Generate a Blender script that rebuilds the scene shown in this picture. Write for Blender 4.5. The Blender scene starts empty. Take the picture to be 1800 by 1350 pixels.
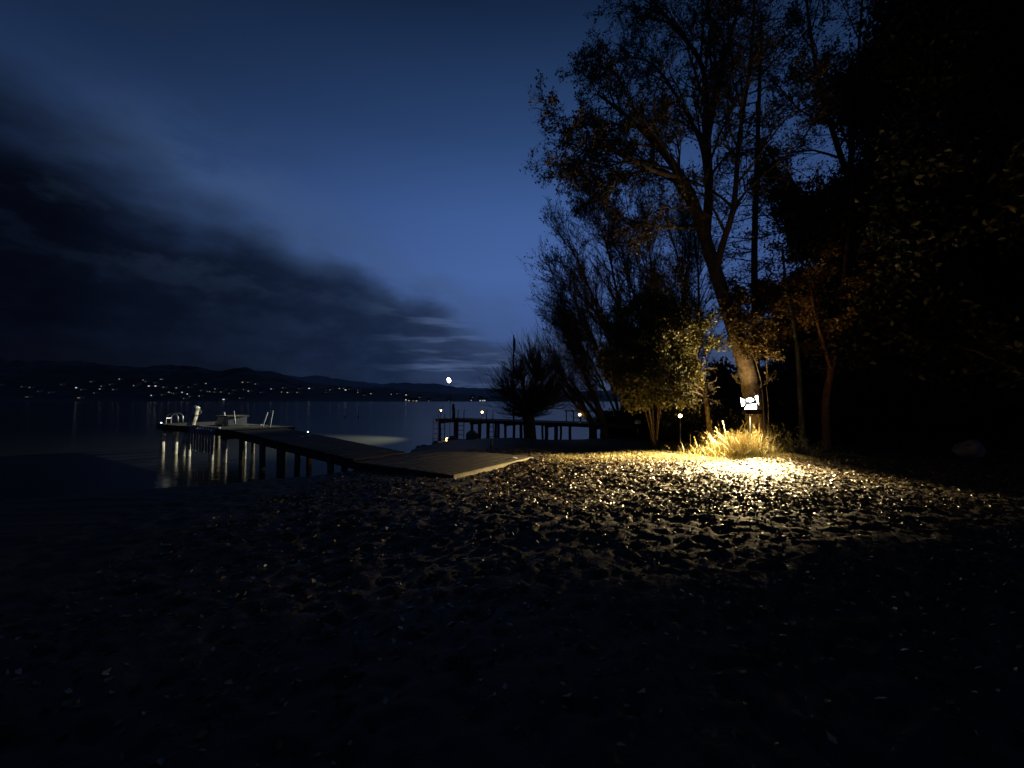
import bpy, math, random
import numpy as np
from mathutils import Vector, Matrix

# ------------------------------------------------------------------ camera
scene = bpy.context.scene
PI = math.pi
H = 2.3                      # eye above the lake
F = 720.0                    # focal length in pixels of an 1800 px wide frame
TILT = math.atan(29 / F)
cam_d = bpy.data.cameras.new('camera')
cam_d.sensor_width = 36
cam_d.lens = F / 1800 * 36
cam_d.clip_start = 0.05
cam_d.clip_end = 12000
cam = bpy.data.objects.new('camera', cam_d)
scene.collection.objects.link(cam)
cam.location = (0, 0, H)
cam.rotation_euler = (PI / 2 + TILT, 0, 0)
scene.camera = cam
scene.view_settings.view_transform = 'Standard'
scene.view_settings.look = 'None'
scene.view_settings.exposure = 0
scene.view_settings.gamma = 1
scene.view_settings.use_curve_mapping = False
scene.render.resolution_x, scene.render.resolution_y = 1024, 768
scene.cycles.max_bounces = 3
scene.cycles.diffuse_bounces = 2
scene.cycles.glossy_bounces = 2

# ------------------------------------------------------------------ dusk sky
world = bpy.data.worlds.new('World')
scene.world = world
world.use_nodes = True
GLOW_AZ = math.radians(2)          # where the last light stands, seen from the beach (0 = +Y, clockwise)


class NT:
    """small helper to write node maths"""
    def __init__(s, tree):
        s.t = tree; s.n = tree.nodes; s.l = tree.links

    def new(s, kind, **kw):
        nd = s.n.new(kind)
        for k, v in kw.items():
            setattr(nd, k, v)
        return nd

    def put(s, sock, v):
        if isinstance(v, (int, float)):
            sock.default_value = v
        elif isinstance(v, tuple):
            sock.default_value = v
        else:
            s.l.new(v, sock)

    def m(s, op, a, b=0.0, c=0.0, clamp=False):
        nd = s.new('ShaderNodeMath', operation=op, use_clamp=clamp)
        s.put(nd.inputs[0], a); s.put(nd.inputs[1], b); s.put(nd.inputs[2], c)
        return nd.outputs[0]

    def rng(s, v, a, b, c=0.0, d=1.0, smooth=True):
        nd = s.new('ShaderNodeMapRange', interpolation_type='SMOOTHSTEP' if smooth else 'LINEAR')
        s.put(nd.inputs[0], v)
        for i, x in enumerate((a, b, c, d)):
            s.put(nd.inputs[i + 1], x)
        return nd.outputs[0]

    def mix(s, f, a, b, blend='MIX'):
        nd = s.new('ShaderNodeMix', data_type='RGBA', blend_type=blend)
        s.put(nd.inputs[0], f); s.put(nd.inputs[6], a); s.put(nd.inputs[7], b)
        return nd.outputs[2]

    def noise(s, vec, scale, detail=4, rough=.55, dist=0.0):
        nd = s.new('ShaderNodeTexNoise')
        if vec is not None:
            s.l.new(vec, nd.inputs['Vector'])
        nd.inputs['Scale'].default_value = scale
        nd.inputs['Detail'].default_value = detail
        nd.inputs['Roughness'].default_value = rough
        nd.inputs['Distortion'].default_value = dist
        return nd.outputs['Fac']

    def ramp(s, f, stops, interp='LINEAR'):
        nd = s.new('ShaderNodeValToRGB')
        cr = nd.color_ramp
        cr.interpolation = interp
        while len(cr.elements) < len(stops):
            cr.elements.new(0.5)
        for e, (p, c) in zip(cr.elements, stops):
            e.position = p
            e.color = (c[0], c[1], c[2], 1) if not isinstance(c, (int, float)) else (c, c, c, 1)
        s.put(nd.inputs[0], f)
        return nd.outputs[0]


w = NT(world.node_tree)
for nd in list(w.n):
    w.n.remove(nd)
bg = w.new('ShaderNodeBackground')
wout = w.new('ShaderNodeOutputWorld')
w.l.new(bg.outputs[0], wout.inputs[0])
tc = w.new('ShaderNodeTexCoord')
sep = w.new('ShaderNodeSeparateXYZ')
w.l.new(tc.outputs['Generated'], sep.inputs[0])
dx, dy, dz = sep.outputs
el = w.m('MULTIPLY', w.m('ARCSINE', dz), 180 / PI)                 # degrees above the horizon
az = w.m('MULTIPLY', w.m('ARCTAN2', dx, dy), 180 / PI)             # degrees right of the view
sky = w.new('ShaderNodeTexSky', sky_type='NISHITA')
sky.sun_disc = False
sky.sun_elevation = math.radians(12)
sky.sun_rotation = math.radians(180)
sky.altitude = 400
sky.air_density = 1.0
sky.dust_density = 0.2
sky.ozone_density = 4.0
# blue-hour colour by elevation
grad = w.ramp(w.m('DIVIDE', el, 90), [
    (0.0, (.034, .066, .175)), (.10, (.048, .094, .265)), (.19, (.060, .122, .335)), (.27, (.047, .104, .295)),
    (.37, (.023, .057, .163)), (.50, (.0066, .0185, .054)), (1.0, (.0035, .010, .027))])
daz = w.m('ABSOLUTE', w.m('SUBTRACT', az, 3.0))
glow = w.rng(daz, 0, 62, 1.0, .34)
blue = w.mix(1.0, grad, w.mix(1.0, (1, 1, 1, 1), w.ramp(glow, [(0, 0), (1, 1)]), 'MULTIPLY'), 'MULTIPLY')
# a little of the physical sky in the blend keeps its colour drift
nis = w.new('ShaderNodeVectorMath', operation='SCALE')
w.l.new(sky.outputs[0], nis.inputs[0]); nis.inputs['Scale'].default_value = 0.0006
blue = w.mix(1.0, blue, nis.outputs[0], 'ADD')
# cloud bank: its upper edge sinks from the left to the right
mp = w.new('ShaderNodeMapping')
mp.inputs['Scale'].default_value = (1, 1, 2.2)
mp.inputs['Location'].default_value = (.3, .1, .05)
w.l.new(tc.outputs['Generated'], mp.inputs[0])
n1 = w.noise(mp.outputs[0], 2.6, 5, .55)
n2 = w.noise(mp.outputs[0], 8.0, 4, .6)
edge = w.ramp(w.rng(az, -90, 90, 0, 1, False), [
    (0, 29 / 40), (.20, 27 / 40), (.30, 21.5 / 40), (.37, 17.5 / 40), (.43, 13.6 / 40), (.475, 10.2 / 40), (.535, 7.6 / 40),
    (.7, 8 / 40), (1, 8 / 40)], 'EASE')
edge = w.m('MULTIPLY', edge, 40)
h = w.m('SUBTRACT', edge, el)
h = w.m('ADD', h, w.m('MULTIPLY', w.m('SUBTRACT', n1, .5), 13))
h = w.m('ADD', h, w.m('MULTIPLY', w.m('SUBTRACT', n2, .5), 4.0))
soft = w.rng(az, -55, -5, 8.5, 3.2)
cl = w.rng(w.m('DIVIDE', h, soft), -.45, .9)
# streaks of brighter air low in the gap above the far end of the lake
mp2 = w.new('ShaderNodeMapping')
mp2.inputs['Scale'].default_value = (1, 1, 9)
mp2.inputs['Location'].default_value = (.0, .4, .17)
w.l.new(tc.outputs['Generated'], mp2.inputs[0])
n3 = w.noise(mp2.outputs[0], 5.0, 3, .55)
gap = w.m('MULTIPLY', w.rng(n3, .48, .66), w.rng(az, -22, -4))
ccol = w.ramp(w.rng(az, -60, 10, 0, 1, False), [(0, (.0007, .0013, .0038)), (.16, (.0012, .0022, .0062)), (.38, (.0040, .0080, .0215)),
                                               (.62, (.0088, .0180, .0480)), (.82, (.0210, .037, .092)), (1, (.034, .053, .115))])
ccol = w.mix(gap, ccol, (.048, .078, .170, 1))
ccol = w.mix(w.rng(n2, .35, .75), ccol, w.mix(1.0, ccol, (1.7, 1.65, 1.55, 1), 'MULTIPLY'))
lowwarm = w.m('MULTIPLY', w.rng(el, 7, 1), w.rng(az, -20, -50, .35, 1))
ccol = w.mix(w.m('MULTIPLY', lowwarm, .5), ccol, (.0050, .0056, .0098, 1))
# thin veil above the bank, greyer sky on the left
veil = w.m('MULTIPLY', w.rng(n1, .42, .68), w.rng(az, -8, -48, 0, .42))
skyc = w.mix(veil, blue, (.013, .024, .043, 1))
rim = w.m('MULTIPLY', w.m('MULTIPLY', w.rng(w.m('DIVIDE', h, soft), -2.2, -.3), w.rng(az, -58, -34)), w.m('MULTIPLY', w.rng(n2, .3, .6, .1, .5), w.rng(el, 33, 24)))
skyc = w.mix(rim, skyc, (.047, .090, .198, 1))
lump = w.m('MULTIPLY', w.m('MULTIPLY', w.rng(n2, .5, .66), w.rng(w.m('DIVIDE', h, soft), 2.2, .5)), w.rng(az, -62, -40))
ccol = w.mix(w.m('MULTIPLY', lump, .3), ccol, (.018, .034, .070, 1))
skyc = w.mix(cl, skyc, ccol)
w.l.new(skyc, bg.inputs[0])
bg.inputs[1].default_value = 1.0
world.cycles.sampling_method = 'MANUAL'
world.cycles.sample_map_resolution = 512

# the sun is below the horizon: only a faint wide afterglow comes from it
sun_d = bpy.data.lights.new('sun', 'SUN')
sun_d.energy = 0.004
sun_d.angle = math.radians(40)
sun_d.color = (.6, .75, 1)
sun = bpy.data.objects.new('sun', sun_d)
scene.collection.objects.link(sun)
sun.rotation_euler = Vector((0.05, -1, -.35)).to_track_quat('-Z', 'Y').to_euler()

# ------------------------------------------------------------------ helpers
C = scene.collection
rnd = random.Random(7)
nrng = np.random.default_rng(11)


def ray(px, py):
    u = (px - 900) / F
    v = (675 - py) / F
    f = Vector((0, math.cos(TILT), math.sin(TILT)))
    up = Vector((0, -math.sin(TILT), math.cos(TILT)))
    return f + Vector((u, 0, 0)) + up * v


def P(px, py, Y):
    r = ray(px, py)
    return Vector((0, 0, H)) + r * (Y / r.y)


def G(px, py, z):
    r = ray(px, py)
    return Vector((0, 0, H)) + r * ((z - H) / r.z)


def mat(name, col, rough=.8, col2=None, scale=6.0, metal=0.0, bump=0.0, spec=.4, island=None):
    m = bpy.data.materials.new(name)
    m.use_nodes = True
    t = NT(m.node_tree)
    b = t.n['Principled BSDF']
    b.inputs['Roughness'].default_value = rough
    b.inputs['Metallic'].default_value = metal
    b.inputs['Specular IOR Level'].default_value = spec
    cc = t.new('ShaderNodeTexCoord')
    c = (*col, 1)
    if col2:
        n = t.noise(cc.outputs['Object'], scale, 6, .6)
        c = t.mix(t.rng(n, .35, .65), (*col, 1), (*col2, 1))
    if island:
        g = t.new('ShaderNodeNewGeometry')
        c2 = t.ramp(g.outputs['Random Per Island'], island)
        c = c2
    t.put(b.inputs['Base Color'], c)
    if bump:
        n = t.noise(cc.outputs['Object'], scale * 4, 6, .6)
        bn = t.new('ShaderNodeBump')
        bn.inputs['Strength'].default_value = bump
        bn.inputs['Distance'].default_value = .02
        t.l.new(n, bn.inputs['Height'])
        t.l.new(bn.outputs[0], b.inputs['Normal'])
    return m


def emit(name, col, strength):
    m = bpy.data.materials.new(name)
    m.use_nodes = True
    b = m.node_tree.nodes['Principled BSDF']
    b.inputs['Base Color'].default_value = (.05, .05, .05, 1)
    b.inputs['Emission Color'].default_value = (*col, 1)
    b.inputs['Emission Strength'].default_value = strength
    m.cycles.emission_sampling = 'NONE'
    return m


class MB:
    """collects boxes, tubes, faces and links them as ONE mesh object"""
    def __init__(s):
        s.v = []; s.f = []

    def face(s, pts):
        b = len(s.v)
        s.v += [tuple(p) for p in pts]
        s.f.append(tuple(range(b, b + len(pts))))

    def box(s, c, size, rot=None):
        b = len(s.v)
        for i in (-.5, .5):
            for j in (-.5, .5):
                for k in (-.5, .5):
                    p = Vector((i * size[0], j * size[1], k * size[2]))
                    if rot is not None:
                        p = rot @ p
                    s.v.append(tuple(p + Vector(c)))
        for q in ((0, 1, 3, 2), (4, 6, 7, 5), (0, 4, 5, 1), (2, 3, 7, 6), (0, 2, 6, 4), (1, 5, 7, 3)):
            s.f.append(tuple(b + i for i in q))
        return s

    def bar(s, a, b_, wd, ht):
        a, b_ = Vector(a), Vector(b_)
        d = b_ - a
        q = d.to_track_quat('X', 'Z').to_matrix()
        return s.box((a + b_) / 2, (d.length, wd, ht), q)

    def tube(s, pts, rad, sides=6, cap=True):
        n = len(pts)
        pts = [Vector(p) for p in pts]
        if isinstance(rad, (int, float)):
            rad = [rad] * n
        d = (pts[-1] - pts[0])
        ref = Vector((0, 0, 1)) if abs(d.z) < .8 * max(d.length, 1e-6) else Vector((1, 0, 0))
        base = len(s.v)
        for i in range(n):
            t = pts[min(i + 1, n - 1)] - pts[max(i - 1, 0)]
            if t.length < 1e-9:
                t = Vector((0, 0, 1))
            t.normalize()
            x = t.cross(ref)
            if x.length < 1e-4:
                x = t.cross(Vector((0, 1, 0)))
            x.normalize()
            y = t.cross(x)
            for k in range(sides):
                a = 2 * PI * k / sides
                s.v.append(tuple(pts[i] + (x * math.cos(a) + y * math.sin(a)) * rad[i]))
        for i in range(n - 1):
            for k in range(sides):
                k2 = (k + 1) % sides
                s.f.append((base + i * sides + k, base + i * sides + k2, base + (i + 1) * sides + k2, base + (i + 1) * sides + k))
        if cap:
            s.f.append(tuple(base + k for k in range(sides))[::-1])
            s.f.append(tuple(base + (n - 1) * sides + k for k in range(sides)))
        return s

    def lathe(s, prof, c=(0, 0, 0), sides=16):
        base = len(s.v)
        for r, z in prof:
            for k in range(sides):
                a = 2 * PI * k / sides
                s.v.append((c[0] + r * math.cos(a), c[1] + r * math.sin(a), c[2] + z))
        for i in range(len(prof) - 1):
            for k in range(sides):
                k2 = (k + 1) % sides
                s.f.append((base + i * sides + k, base + i * sides + k2, base + (i + 1) * sides + k2, base + (i + 1) * sides + k))
        s.f.append(tuple(base + k for k in range(sides))[::-1])
        s.f.append(tuple(base + (len(prof) - 1) * sides + k for k in range(sides)))
        return s

    def mesh(s, name, m, smooth=False):
        me = bpy.data.meshes.new(name)
        me.from_pydata(s.v, [], s.f)
        if m:
            me.materials.append(m)
        if smooth:
            me.polygons.foreach_set('use_smooth', [True] * len(me.polygons))
        me.update()
        return me

    def build(s, name, m, parent=None, smooth=False):
        return link(name, s.mesh(name, m, smooth), parent)


def link(name, me, parent=None):
    o = bpy.data.objects.new(name, me)
    C.objects.link(o)
    if parent is not None:
        o.parent = parent
        if parent.type == 'EMPTY':
            o.matrix_parent_inverse = Matrix.Identity(4)
    return o


def tag(o, label=None, cat=None, group=None, kind=None):
    if label: o['label'] = label
    if cat: o['category'] = cat
    if group: o['group'] = group
    if kind: o['kind'] = kind
    return o


def thing(name, loc, label, cat, group=None, rz=0.0):
    o = bpy.data.objects.new(name, None)
    o.empty_display_size = .2
    C.objects.link(o)
    o.location = loc
    o.rotation_euler = (0, 0, rz)
    return tag(o, label, cat, group)


def copy_tree(o, parent=None):
    c = o.copy()
    C.objects.link(c)
    c.parent = parent
    for ch in list(o.children):
        copy_tree(ch, c)
    return c


def npmesh(name, v, f4, m, smooth=False):
    """fast mesh of quads from numpy arrays"""
    me = bpy.data.meshes.new(name)
    nv, nf = len(v), len(f4)
    k = f4.shape[1]
    me.vertices.add(nv)
    me.vertices.foreach_set('co', np.ascontiguousarray(v, dtype=np.float32).ravel())
    me.loops.add(nf * k)
    me.loops.foreach_set('vertex_index', np.ascontiguousarray(f4, dtype=np.int32).ravel())
    me.polygons.add(nf)
    me.polygons.foreach_set('loop_start', np.arange(0, nf * k, k, dtype=np.int32))
    me.polygons.foreach_set('loop_total', np.full(nf, k, dtype=np.int32))
    if smooth:
        me.polygons.foreach_set('use_smooth', np.ones(nf, dtype=bool))
    if m:
        me.materials.append(m)
    me.update()
    me.validate()
    return me


def tubes_mesh(name, tubes, m):
    """many thin tubes at once: [(points, radii)] grouped by point count"""
    groups = {}
    for pts, rad in tubes:
        sides = 5 if rad[0] > .03 else 3
        groups.setdefault((len(pts), sides), []).append((pts, rad))
    V_, F_ = [], []
    base = 0
    for (n, sides), lst in groups.items():
        p = np.array([[tuple(q) for q in t_[0]] for t_ in lst])           # k,n,3
        r = np.array([t_[1] for t_ in lst])                               # k,n
        k = len(lst)
        tan = np.empty_like(p)
        tan[:, 1:-1] = p[:, 2:] - p[:, :-2]
        tan[:, 0] = p[:, 1] - p[:, 0]; tan[:, -1] = p[:, -1] - p[:, -2]
        tan /= np.maximum(np.linalg.norm(tan, axis=2, keepdims=True), 1e-9)
        d = p[:, -1] - p[:, 0]
        ref = np.where((np.abs(d[:, 2]) < .8 * np.linalg.norm(d, axis=1))[:, None], [[0, 0, 1.0]], [[1.0, 0, 0]])[:, None, :]
        x = np.cross(tan, np.broadcast_to(ref, tan.shape))
        x /= np.maximum(np.linalg.norm(x, axis=2, keepdims=True), 1e-6)
        y = np.cross(tan, x)
        a = 2 * PI * np.arange(sides) / sides
        v = p[:, :, None] + (x[:, :, None] * np.cos(a)[:, None] + y[:, :, None] * np.sin(a)[:, None]) * r[:, :, None, None]
        ids = np.arange(k * n * sides).reshape(k, n, sides) + base
        nxt = np.roll(ids, -1, axis=2)
        f = np.stack([ids[:, :-1], nxt[:, :-1], nxt[:, 1:], ids[:, 1:]], -1).reshape(-1, 4)
        V_.append(v.reshape(-1, 3)); F_.append(f)
        base += k * n * sides
    return npmesh(name, np.concatenate(V_), np.concatenate(F_), m, True)


def unit(a):
    return a / np.maximum(np.linalg.norm(a, axis=1, keepdims=True), 1e-9)


def leaf_mesh(name, pts, size, m, aspect=.55, var=.4, rng=nrng, axis=None, spread=1.0, flat=0.0):
    """folded leaf for every point: two quads with a crease"""
    n = len(pts)
    pts = np.asarray(pts, dtype=np.float64).reshape(-1, 3)
    a = rng.normal(size=(n, 3))
    if axis is not None:
        a = np.asarray(axis) + a * spread
    a[:, 2] *= (1 - flat)
    a = unit(a)
    b = rng.normal(size=(n, 3))
    b[:, 2] *= (1 - flat)
    b = unit(np.cross(a, b)) if flat == 0 else unit(b - a * (a * b).sum(1, keepdims=True))
    c = np.cross(a, b)
    L = size * (1 + var * rng.uniform(-1, 1, (n, 1)))
    W = L * aspect * .5
    fold = W * rng.uniform(.1, .6, (n, 1))
    v = np.empty((n, 5, 3))
    v[:, 0] = pts
    v[:, 1] = pts + a * L * .45 + b * W + c * fold
    v[:, 2] = pts + a * L * .45 * 1.02
    v[:, 3] = pts + a * L * .45 - b * W + c * fold
    v[:, 4] = pts + a * L
    base = (np.arange(n) * 5)[:, None]
    f1 = base + np.array([[0, 2, 4, 1]])
    f2 = base + np.array([[0, 3, 4, 2]])
    return npmesh(name, v.reshape(-1, 3), np.concatenate([f1, f2]), m)


# ------------------------------------------------------------------ materials
M = {}
M['wood'] = mat('weathered wood', (.05, .044, .036), .85, (.03, .027, .022), 5, bump=.4)
M['wood_pale'] = mat('pale sawn timber', (.17, .152, .105), .75, (.10, .09, .06), 4, bump=.4)
M['pile'] = mat('old wooden pile', (.10, .085, .065), .8, (.05, .045, .035), 7, bump=.6)
M['pile_pale'] = mat('pale lit pile', (.48, .46, .40), .7, (.22, .2, .16), 6, bump=.5)  # pale wood; the lit look of some piles is put into the colour
M['white'] = mat('white paint', (.78, .78, .75), .5, (.6, .6, .57), 8)
M['steel'] = mat('galvanised steel', (.45, .46, .48), .4, (.33, .34, .36), 9, metal=.7)
M['darksteel'] = mat('dark steel', (.05, .052, .06), .45, metal=.5)
M['rubber'] = mat('blue grey plastic', (.16, .18, .23), .45, (.12, .14, .18), 5)
M['rope'] = mat('rope', (.4, .36, .27), .9)
M['bark'] = mat('bark', (.16, .115, .07), .9, (.07, .05, .032), 9, bump=1.0)
M['bark_red'] = mat('reddish bark', (.22, .11, .055), .85, (.12, .055, .03), 8, bump=.8)
M['bark_grey'] = mat('smooth grey bark', (.13, .125, .10), .85, (.08, .078, .062), 8, bump=.4)
M['twig'] = mat('twigs', (.10, .078, .055), .9, (.06, .047, .034), 3)
M['leaf_brown'] = mat('brown autumn leaves', (.1, .06, .02), .6, island=[(0, (.05, .035, .012)), (.5, (.11, .075, .02)), (1, (.15, .08, .02))])
M['leaf_olive'] = mat('olive leaves', (.08, .08, .02), .55, island=[(0, (.05, .06, .014)), (.5, (.11, .10, .02)), (1, (.17, .14, .03))])
M['leaf_orange'] = mat('orange autumn leaves', (.16, .08, .02), .6, island=[(0, (.09, .045, .012)), (.5, (.20, .10, .02)), (1, (.26, .15, .03))])
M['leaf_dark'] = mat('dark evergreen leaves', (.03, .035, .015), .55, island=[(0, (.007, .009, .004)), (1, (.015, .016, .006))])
M['needle'] = mat('pine needles', (.025, .04, .018), .6, island=[(0, (.016, .026, .01)), (1, (.04, .055, .02))])
M['litter'] = mat('fallen leaves', (.2, .13, .06), .42, spec=.4,
                  island=[(0, (.022, .014, .008)), (.35, (.055, .036, .014)), (.7, (.12, .080, .026)), (.93, (.22, .150, .045)), (1, (.42, .34, .18))])
M['leaf_pale'] = mat('pale wet leaf', (.5, .46, .36), .17, (.36, .30, .2), 14, spec=1.0)
M['straw'] = mat('dry grass', (.4, .28, .09), .6, island=[(0, (.10, .07, .025)), (.3, (.16, .14, .04)), (.65, (.30, .22, .08)), (1, (.46, .38, .18))])
M['grass'] = mat('short grass', (.2, .2, .05), .6, island=[(0, (.06, .06, .018)), (.5, (.16, .14, .04)), (1, (.32, .27, .09))])
M['weed'] = mat('weeds', (.14, .13, .05), .6, island=[(0, (.08, .09, .03)), (.6, (.2, .17, .07)), (1, (.4, .35, .22))])
M['rock'] = mat('rock', (.2, .19, .17), .75, (.12, .115, .105), 5, bump=.7)
M['rock_tan'] = mat('tan rock', (.4, .28, .16), .7, (.28, .2, .12), 6, bump=.6)
M['hut'] = mat('red brown boards', (.16, .06, .035), .8, (.11, .042, .025), 5, bump=.3)
M['hut_roof'] = mat('mossy roof', (.10, .095, .06), .85, (.07, .065, .045), 4, bump=.5)
M['house'] = mat('far house wall', (.3, .29, .27), .8)
M['house_roof'] = mat('far house roof', (.07, .055, .05), .8)
M['glow_white'] = emit('lit lamp face', (1, .97, .90), 22)
M['glow_white'].cycles.emission_sampling = 'FRONT'
M['glow_warm'] = emit('lit warm globe', (1, .68, .28), 11)
M['glow_warm'].cycles.emission_sampling = 'FRONT'
M['black'] = mat('matt black paint', (.004, .004, .004), .9, spec=.1)
M['glow_small'] = emit('small white light', (.85, .92, 1), 6)
M['glow_amber'] = emit('amber stand-in glow', (1, .5, .16), 8)
M['glow_amber'].cycles.emission_sampling = 'FRONT'

# ------------------------------------------------------------------ terrain
SHORE = np.array([(-300, -40), (-60, -2), (-28, 4.6), (-14, 8.0), (-8.3, 10.4), (-6.2, 11.8), (-5.4, 12.8), (-4.6, 14.2), (-4.1, 16), (-4.7, 19.3), (-4.0, 22.0),
                  (-1.2, 22.7), (2, 22.2), (6, 22.8), (12, 24.5), (30, 31), (90, 52), (260, 90)], dtype=float)


def vnoise(x, y, seed):
    """smooth lattice noise, about 0..1"""
    r = np.random.default_rng(seed).random((256, 256))
    xi, yi = np.floor(x).astype(int), np.floor(y).astype(int)
    fx, fy = x - xi, y - yi
    fx, fy = fx * fx * (3 - 2 * fx), fy * fy * (3 - 2 * fy)
    a, b = r[xi % 256, yi % 256], r[(xi + 1) % 256, yi % 256]
    c, d = r[xi % 256, (yi + 1) % 256], r[(xi + 1) % 256, (yi + 1) % 256]
    return (a * (1 - fx) + b * fx) * (1 - fy) + (c * (1 - fx) + d * fx) * fy


def shore_dist(x, y):
    """metres from the waterline, positive on land"""
    best = np.full(x.shape, 1e9)
    sgn = np.ones(x.shape)
    for a, b in zip(SHORE[:-1], SHORE[1:]):
        d = b - a
        t = np.clip(((x - a[0]) * d[0] + (y - a[1]) * d[1]) / (d @ d), 0, 1)
        ex, ey = x - (a[0] + t * d[0]), y - (a[1] + t * d[1])
        q = np.hypot(ex, ey)
        cr = d[0] * (y - a[1]) - d[1] * (x - a[0])
        upd = q < best
        best = np.where(upd, q, best)
        sgn = np.where(upd, np.where(cr < 0, 1.0, -1.0), sgn)
    return best * sgn


xs = np.concatenate([np.linspace(-260, -30, 24)[:-1], np.linspace(-30, -6, 17)[:-1], np.arange(-6, 14, .045),
                     np.linspace(14.1, 40, 42), np.linspace(45, 300, 28)])
ys = np.concatenate([np.linspace(-60, -4, 20)[:-1], np.arange(-4, 1.5, .11), np.arange(1.5, 14.5, .045), np.arange(14.6, 27, .18),
                     np.linspace(27.4, 110, 40)])
gx, gy = np.meshgrid(xs, ys, indexing='ij')
sd = shore_dist(gx, gy)
gz = np.where(sd > 0, .65 * (1 - np.exp(-np.maximum(sd, 0) / 2.0)), np.maximum(sd * .16, -2.5))
bank = np.clip((gx - 11) / 16, 0, 1) ** 1.5 * 1.3 + np.clip((gy - 15 + (gx - 8) * .1) / 7, 0, 1) * np.clip((gx - 5) / 4, 0, 1) * .35
gz = gz + bank * (sd > 0) * np.clip(sd / 4, 0, 1)
gz += np.clip(sd, 0, 3) / 3 * (vnoise(gx * .5, gy * .5, 1) - .5) * .16
land = np.clip(sd * .8, 0, 1)
churn = (vnoise(gx * 2.3, gy * 2.3, 2) - .5) * .035 + (vnoise(gx * 5.6 + 9, gy * 5.6, 3) - .5) * .028 + (vnoise(gx * 10.5, gy * 10.5, 4) - .5) * .034 + (vnoise(gx * 17.5, gy * 17.5, 5) - .5) * .018
wgt = land * np.clip((15.5 - gy) / 2, .15, 1) * np.clip(.45 + gy / 9, .45, 1)
gz += churn * wgt
# footprints trodden into the sand
for _ in range(5200):
    fx, fy = rnd.uniform(-4, 14), rnd.uniform(1.0, 13.4)
    ang = rnd.uniform(0, PI)
    i0, i1 = np.searchsorted(xs, (fx - .32, fx + .32))
    j0, j1 = np.searchsorted(ys, (fy - .32, fy + .32))
    X, Y = gx[i0:i1, j0:j1] - fx, gy[i0:i1, j0:j1] - fy
    u = (X * math.cos(ang) + Y * math.sin(ang)) / .105
    v = (-X * math.sin(ang) + Y * math.cos(ang)) / .055
    q = np.sqrt(u * u + v * v)
    dep = rnd.uniform(.010, .026)
    gz[i0:i1, j0:j1] += (-dep * np.exp(-q ** 3) + dep * .45 * np.exp(-((q - 1.45) / .35) ** 2)) * land[i0:i1, j0:j1]


def ground_z(x, y):
    x, y = np.asarray(x, float), np.asarray(y, float)
    i = np.clip(np.searchsorted(xs, x) - 1, 0, len(xs) - 2)
    j = np.clip(np.searchsorted(ys, y) - 1, 0, len(ys) - 2)
    fx = (x - xs[i]) / (xs[i + 1] - xs[i]); fy = (y - ys[j]) / (ys[j + 1] - ys[j])
    return (gz[i, j] * (1 - fx) + gz[i + 1, j] * fx) * (1 - fy) + (gz[i, j + 1] * (1 - fx) + gz[i + 1, j + 1] * fx) * fy


def on_ground(px, py):
    """where the line of sight through a picture point meets the beach"""
    r = ray(px, py)
    for k in range(1, 4000):
        y = k * .02
        p = Vector((0, 0, H)) + r * (y / r.y)
        if p.z <= float(ground_z(p.x, p.y)):
            return p
    return p


nx, ny = len(xs), len(ys)
idx = np.arange(nx * ny).reshape(nx, ny)
quads = np.stack([idx[:-1, :-1], idx[1:, :-1], idx[1:, 1:], idx[:-1, 1:]], -1).reshape(-1, 4)
gm = bpy.data.materials.new('beach sand')
gm.use_nodes = True
t = NT(gm.node_tree)
gb = t.n['Principled BSDF']
geo = t.new('ShaderNodeNewGeometry')
na = t.noise(geo.outputs['Position'], 1.1, 6, .6)
nb = t.noise(geo.outputs['Position'], 22, 5, .65)
nc = t.noise(geo.outputs['Position'], 90, 3, .6)
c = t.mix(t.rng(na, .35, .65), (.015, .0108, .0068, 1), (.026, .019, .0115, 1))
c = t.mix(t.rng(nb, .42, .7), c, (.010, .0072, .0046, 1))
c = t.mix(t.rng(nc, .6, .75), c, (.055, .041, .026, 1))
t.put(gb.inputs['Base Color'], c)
gb.inputs['Roughness'].default_value = .75
bn = t.new('ShaderNodeBump')
bn.inputs['Strength'].default_value = .7
bn.inputs['Distance'].default_value = .02
t.l.new(nb, bn.inputs['Height']); t.l.new(bn.outputs[0], gb.inputs['Normal'])
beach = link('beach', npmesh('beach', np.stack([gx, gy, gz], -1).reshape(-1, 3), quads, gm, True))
beach['kind'] = 'structure'

# lake: dark water, a little cloudy so that lamp beams show in it
wm = bpy.data.materials.new('lake water')
wm.use_nodes = True
t = NT(wm.node_tree)
wb = t.n['Principled BSDF']
wb.inputs['Base Color'].default_value = (.020, .022, .018, 1)
wb.inputs['Roughness'].default_value = .14
wb.inputs['IOR'].default_value = 1.33
geo = t.new('ShaderNodeNewGeometry')
mpn = t.new('ShaderNodeMapping')
mpn.inputs['Scale'].default_value = (.8, 1.6, 1)
t.l.new(geo.outputs['Position'], mpn.inputs[0])
wa = t.noise(mpn.outputs[0], 1.6, 4, .5, .3)
bn = t.new('ShaderNodeBump')
bn.inputs['Strength'].default_value = .4
bn.inputs['Distance'].default_value = .03
t.l.new(wa, bn.inputs['Height']); t.l.new(bn.outputs[0], wb.inputs['Normal'])
lake_b = MB()
lake_b.face([(-6000, -300, 0), (3500, -300, 0), (3500, 900, 0), (3500, 4200, 0), (-6000, 4200, 0), (-6000, 900, 0)])
lake = lake_b.build('lake', wm)
lake['kind'] = 'structure'

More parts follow.
